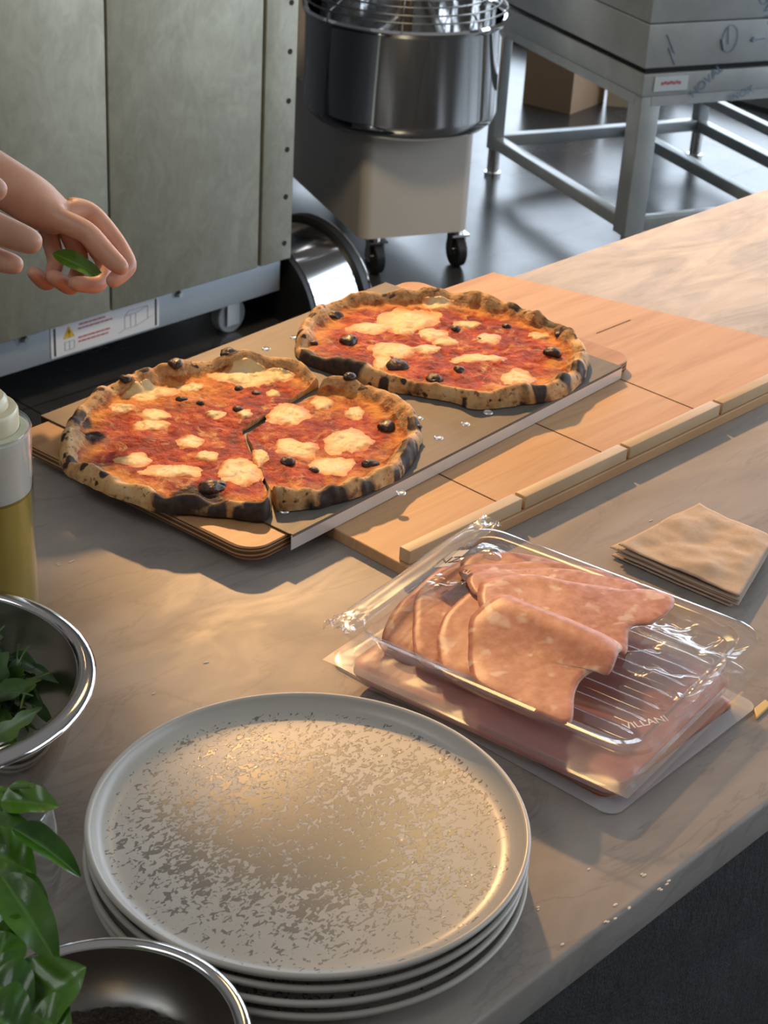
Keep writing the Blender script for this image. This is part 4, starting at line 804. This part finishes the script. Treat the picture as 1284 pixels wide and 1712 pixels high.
# film remains crumpled over the empty right half of the tray, and printed film label
o = film('torn_film', p2_, .104, .128, .0435, .013, M['tornfilm'], 9., x0=.0)
lab = MB().box((0, 0, 0), (.034, .016, .0004)).build('printed_label', pm('grey_white_print', (.50, .50, .50), .4), p2_, smooth=0)
lab.location = (.030, .1150, .0640); lab.rotation_euler = (R(-24), 0, R(4))
text('bold_lettering', 'NZ', .017, M['black_ink'], lab, Matrix.Translation((-.004, 0, .0004)) @ Matrix.Rotation(R(-90), 4, 'Z'))
text('small_lettering', 'nic', .011, M['black_ink'], lab, Matrix.Translation((.022, -.001, .0004)) @ Matrix.Rotation(R(-90), 4, 'Z'))
m_ = pm('embossed_white', (.75, .75, .75), .4)
e = text('embossed_lettering', 'VILLANI', .0105, m_, p2_, Matrix.Translation((-.066, -.119, .0550)) @ Matrix.Rotation(R(-33), 4, 'Z'))
# slices
mlab = {'L1': 'leftmost folded mortadella slice, lying against the left rim of the open tray', 'L2': 'second mortadella slice from the left in the open tray', 'L3': 'third mortadella slice from the left, beside the big front fold',
        'R1': 'rearmost mortadella slice, its pale edge furthest back in the tray', 'R2': 'mortadella slice second from the back with pale edge', 'R3': 'mortadella slice third from the back with pale edge',
        'R4': 'long mortadella slice whose rounded tip reaches furthest right', 'F1': 'large folded mortadella slice draped on top at the front of the tray'}
zmap = {'L1': (.046, .010, .2), 'L2': (.050, .012, .2), 'L3': (.055, .010, .1), 'R1': (.052, .010, .3), 'R2': (.056, .010, .2), 'R3': (.059, .009, .2), 'R4': (.062, .008, .1), 'F1': (.069, .010, .0)}
for q, (nm, z0, poly) in enumerate(MORT):
    P = cr([(x, y, 0) for x, y in poly], 8); c = sum(P, Vector()) / len(P); n_ = len(P); nr = 14
    zt, amp, _ = zmap[nm]; b = bmesh.new(); rows = []
    for j in range(nr + 1):
        k = j / nr; row = []
        for i in range(n_ if j else 1):
            p = c + (P[i] - c) * k; l = tl(p.x, p.y, 0)
            dep = zt - amp * .45 + .0030 * nz(p.x, p.y, q * 2.3, 15, 1) * (1 + .3 * k) + .0004 * nz(p.x, p.y, q, 50, 2)
            # slices droop towards the front wall of the tray, and stand higher along the fold line
            dep -= max(0, -(l.x) - .02) * .10
            dep -= max(0, (k - .85)) * .010
            if nm == 'F1': dep += .006 * math.exp(-((l.x + .008 - .18 * (l.y)) / .02) ** 2)
            s_ = 1 + .03 * nz(i / n_ * 9, q, 1, 1.5, 2) * k
            row.append(b.verts.new((c.x + (p.x - c.x) * s_ - .973, c.y + (p.y - c.y) * s_ - .697, dep)))
        rows.append(row)
    for A_, B_ in zip(rows, rows[1:]):
        for i in range(n_):
            j = (i + 1) % n_
            if len(A_) == 1: b.faces.new((A_[0], B_[i], B_[j]))
            else: b.faces.new((A_[i], B_[i], B_[j], A_[j]))
    bmesh.ops.recalc_face_normals(b, faces=b.faces[:]); me = bpy.data.meshes.new('mortadella_slice'); b.to_mesh(me); b.free()
    o = link('mortadella_slice', me, M['mort'], smooth=180, solid=.0012); o.location = (.973, .697, TZ); tag(o, mlab[nm], 'mortadella slice', 'mortadella slices in the open tray')
# yellow scrap and crumbs
sm = MB(); sm.loft([[(-.012, -.004, z), (.014, -.001, z), (.016, .006, z), (-.002, .005, z)] for z in (0, .003)], True, True)
o = sm.build('yellow_scrap', pm('scrap_yellow', (.72, .52, .18), .5), loc=(1.016 + .035, .530 + .02, TZ), smooth=0, bevel=.0008)
yx, yy = YEL[0]; o.location = (yx, yy, TZ); tag(o, 'small yellow scrap on the marble at the right edge', 'cheese scrap')
cb_ = MB(); rd = random.Random(3)
for x, y in CRUMB:
    for k in range(rd.randint(1, 2)):
        cb_.ball((x + rd.uniform(-.002, .002), y + rd.uniform(-.002, .002), .0002), rd.uniform(.0009, .0015), (1.6, .8, .45), 8)
o = cb_.build('crumbs', pm('pale_crumb', (.72, .66, .55), .7), loc=(0, 0, TZ), smooth=0); tag(o, 'tiny pale crumbs scattered over the marble worktop', 'crumbs', kind='stuff')
# ------------------------------------------------------------------ person reaching in from the left
t = NT('skin'); n1 = t.noise(30, None, 4, .55); n2 = t.noise(180, None, 3, .5); t.set(color=t.ramp(n1, [(.3, (.60, .30, .19)), (.7, (.70, .40, .27))]), rough=.45, sss=.25, ssss=.008, sssr=(1, .35, .2)); t.bump(n2, .12, .0008); M['skin'] = t.m
def skinned(name, verts, edges, mat, parent, root=0, sub=2):
    me = bpy.data.meshes.new(name); me.from_pydata([v[:3] for v in verts], edges, []); o = bpy.data.objects.new(name, me); col.objects.link(o)
    sk = o.modifiers.new('skin', 'SKIN'); sk.branch_smoothing = .6; sk.use_smooth_shade = True
    for i, v in enumerate(verts): me.skin_vertices[0].data[i].radius = (v[3], v[3]); me.skin_vertices[0].data[i].use_root = (i == root)
    s_ = o.modifiers.new('sub', 'SUBSURF'); s_.levels = s_.render_levels = sub
    dg = bpy.context.evaluated_depsgraph_get(); m2 = bpy.data.meshes.new_from_object(o.evaluated_get(dg)); bpy.data.objects.remove(o)
    m2.materials.clear(); return link(name, m2, mat, parent, smooth=180)
def up_(p, r_=None): return (p[0], p[1], p[2] + TZ, p[3] if r_ is None else r_)
Vb = {}; E_ = []
body = dict(pelvis=(0.45, 1.92, .98, .13), belly=(0.45, 1.91, 1.12, .125), chest=(0.48, 1.87, 1.32, .13), neck=(0.52, 1.84, 1.47, .055), head1=(0.55, 1.81, 1.57, .075), head2=(0.55, 1.81, 1.67, .085), head3=(0.54, 1.82, 1.75, .06),
    shr=(0.62, 1.73, 1.40, .060), shl=(0.40, 2.04, 1.40, .060), elr=(.70, 1.60, 1.10, .042), ell=(.80, 1.62, 1.18, .042),
    hipa=(0.50, 1.84, .90, .085), hipb=(0.40, 2.00, .90, .085), kna=(0.52, 1.84, .50, .058), knb=(0.40, 2.02, .50, .058), ana=(0.48, 1.84, .08, .038), anb=(0.36, 2.02, .08, .038), toa=(0.62, 1.78, .04, .032), tob=(0.50, 1.96, .04, .032))
for k, v in body.items(): Vb[k] = v
for k, v in HA.items(): Vb['A' + k] = up_(v)
for k, v in HB.items(): Vb['B' + k] = up_(v)
E_ = [('pelvis', 'belly'), ('belly', 'chest'), ('chest', 'neck'), ('neck', 'head1'), ('head1', 'head2'), ('head2', 'head3'), ('chest', 'shr'), ('chest', 'shl'), ('shr', 'elr'), ('shl', 'ell'),
      ('pelvis', 'hipa'), ('pelvis', 'hipb'), ('hipa', 'kna'), ('hipb', 'knb'), ('kna', 'ana'), ('knb', 'anb'), ('ana', 'toa'), ('anb', 'tob'),
      ('ell', 'Afore'), ('Afore', 'Awrist'), ('Awrist', 'Apalm'), ('Apalm', 'Akn'), ('elr', 'Bwrist'), ('Bwrist', 'Bpalm'), ('Bpalm', 'Bkn')]
for h in 'AB':
    for f in 'imrp': E_ += [(h + ('kn' if f == 'i' else 'palm'), h + f + '1')] + [(h + f + str(k), h + f + str(k + 1)) for k in (1, 2, 3)]
    for f in 'imrpt':
        a_, b_ = Vector(Vb[h + f + '3'][:3]), Vector(Vb[h + f + '4'][:3]); r_ = Vb[h + f + '4'][3]; e_ = b_ + (b_ - a_).normalized() * r_ * .75
        Vb[h + f + '5'] = (*e_, r_ * .55); E_ += [(h + f + '4', h + f + '5')]
    E_ += [(h + 'palm', h + 't1')] + [(h + 't' + str(k), h + 't' + str(k + 1)) for k in (1, 2, 3)]
ks = list(Vb); ix = {k: i for i, k in enumerate(ks)}
pr = thing('person', 'person reaching in from the left, both hands holding a green basil leaf', 'person', (0, 0, 0))
skinned('body', [Vb[k] for k in ks], [(ix[a], ix[b]) for a, b in E_], M['skin'], pr)
cloth = pm('dark_shirt_cotton', (.03, .03, .035), .85); jean = pm('dark_trousers', (.04, .04, .045), .85)
sd_ = math.atan2(.31, -.22)
def oval(c, hw, hd, n=28): return [(c[0] + hw * math.cos(a) * math.cos(sd_) - hd * math.sin(a) * math.sin(sd_), c[1] + hw * math.cos(a) * math.sin(sd_) + hd * math.sin(a) * math.cos(sd_), c[2]) for a in [2 * math.pi * i / n for i in range(n)]]
def B3(k): return Vector(Vb[k][:3])
m = MB(); m.loft([oval((.45, 1.92, .90), .175, .135), oval((.45, 1.92, 1.0), .172, .14), oval((.455, 1.91, 1.12), .17, .145), oval((.475, 1.88, 1.28), .195, .15), oval((.49, 1.875, 1.38), .20, .135), oval((.50, 1.87, 1.435), .17, .10), oval((.515, 1.855, 1.47), .075, .068)])
for a, b in (('shr', 'elr'), ('shl', 'ell')): m.tube([B3(a) + (B3('chest') - B3(a)) * .25, B3(a), B3(a) * .5 + B3(b) * .5, B3(b) * .95 + B3(a) * .05], [.075, .074, .064, .056], 20)
m.build('shirt', cloth, pr, smooth=60)
m = MB(); m.loft([oval((.45, 1.92, .80), .17, .12), oval((.45, 1.92, .92), .168, .13), oval((.45, 1.92, 1.0), .165, .13)], True)
for s_ in 'ab': m.tube([B3('hip' + s_), B3('kn' + s_) + V(0, 0, .02), B3('an' + s_)], [.10, .075, .058], 20)
m.build('trousers', jean, pr, smooth=60)
MB().ball((.535, 1.825, 1.70), .100, (1, 1, .95), 24).build('hair', pm('dark_hair', (.03, .02, .015), .6), pr)
a, b_, c = [Vector((p[0], p[1], p[2] + TZ)) for p in LEAFHELD]
me = leaf_mesh('held_basil_leaf', (c - a).length * 1.1, .022, .5, 0, .3); me.materials.append(M['basil']); o = bpy.data.objects.new('held_basil_leaf', me); col.objects.link(o)
x_ = (c - a).normalized(); vw = (Vector((0, 0, 1.70)) - a).normalized(); z_ = (V(0, 0, 1) + vw * .6); z_ = (z_ - x_ * z_.dot(x_)).normalized(); y_ = z_.cross(x_)
o.matrix_world = Matrix.Translation(a) @ Matrix((x_, y_, z_)).transposed().to_4x4(); tag(o, 'single green basil leaf held in the fingers of the person at left', 'basil leaf')
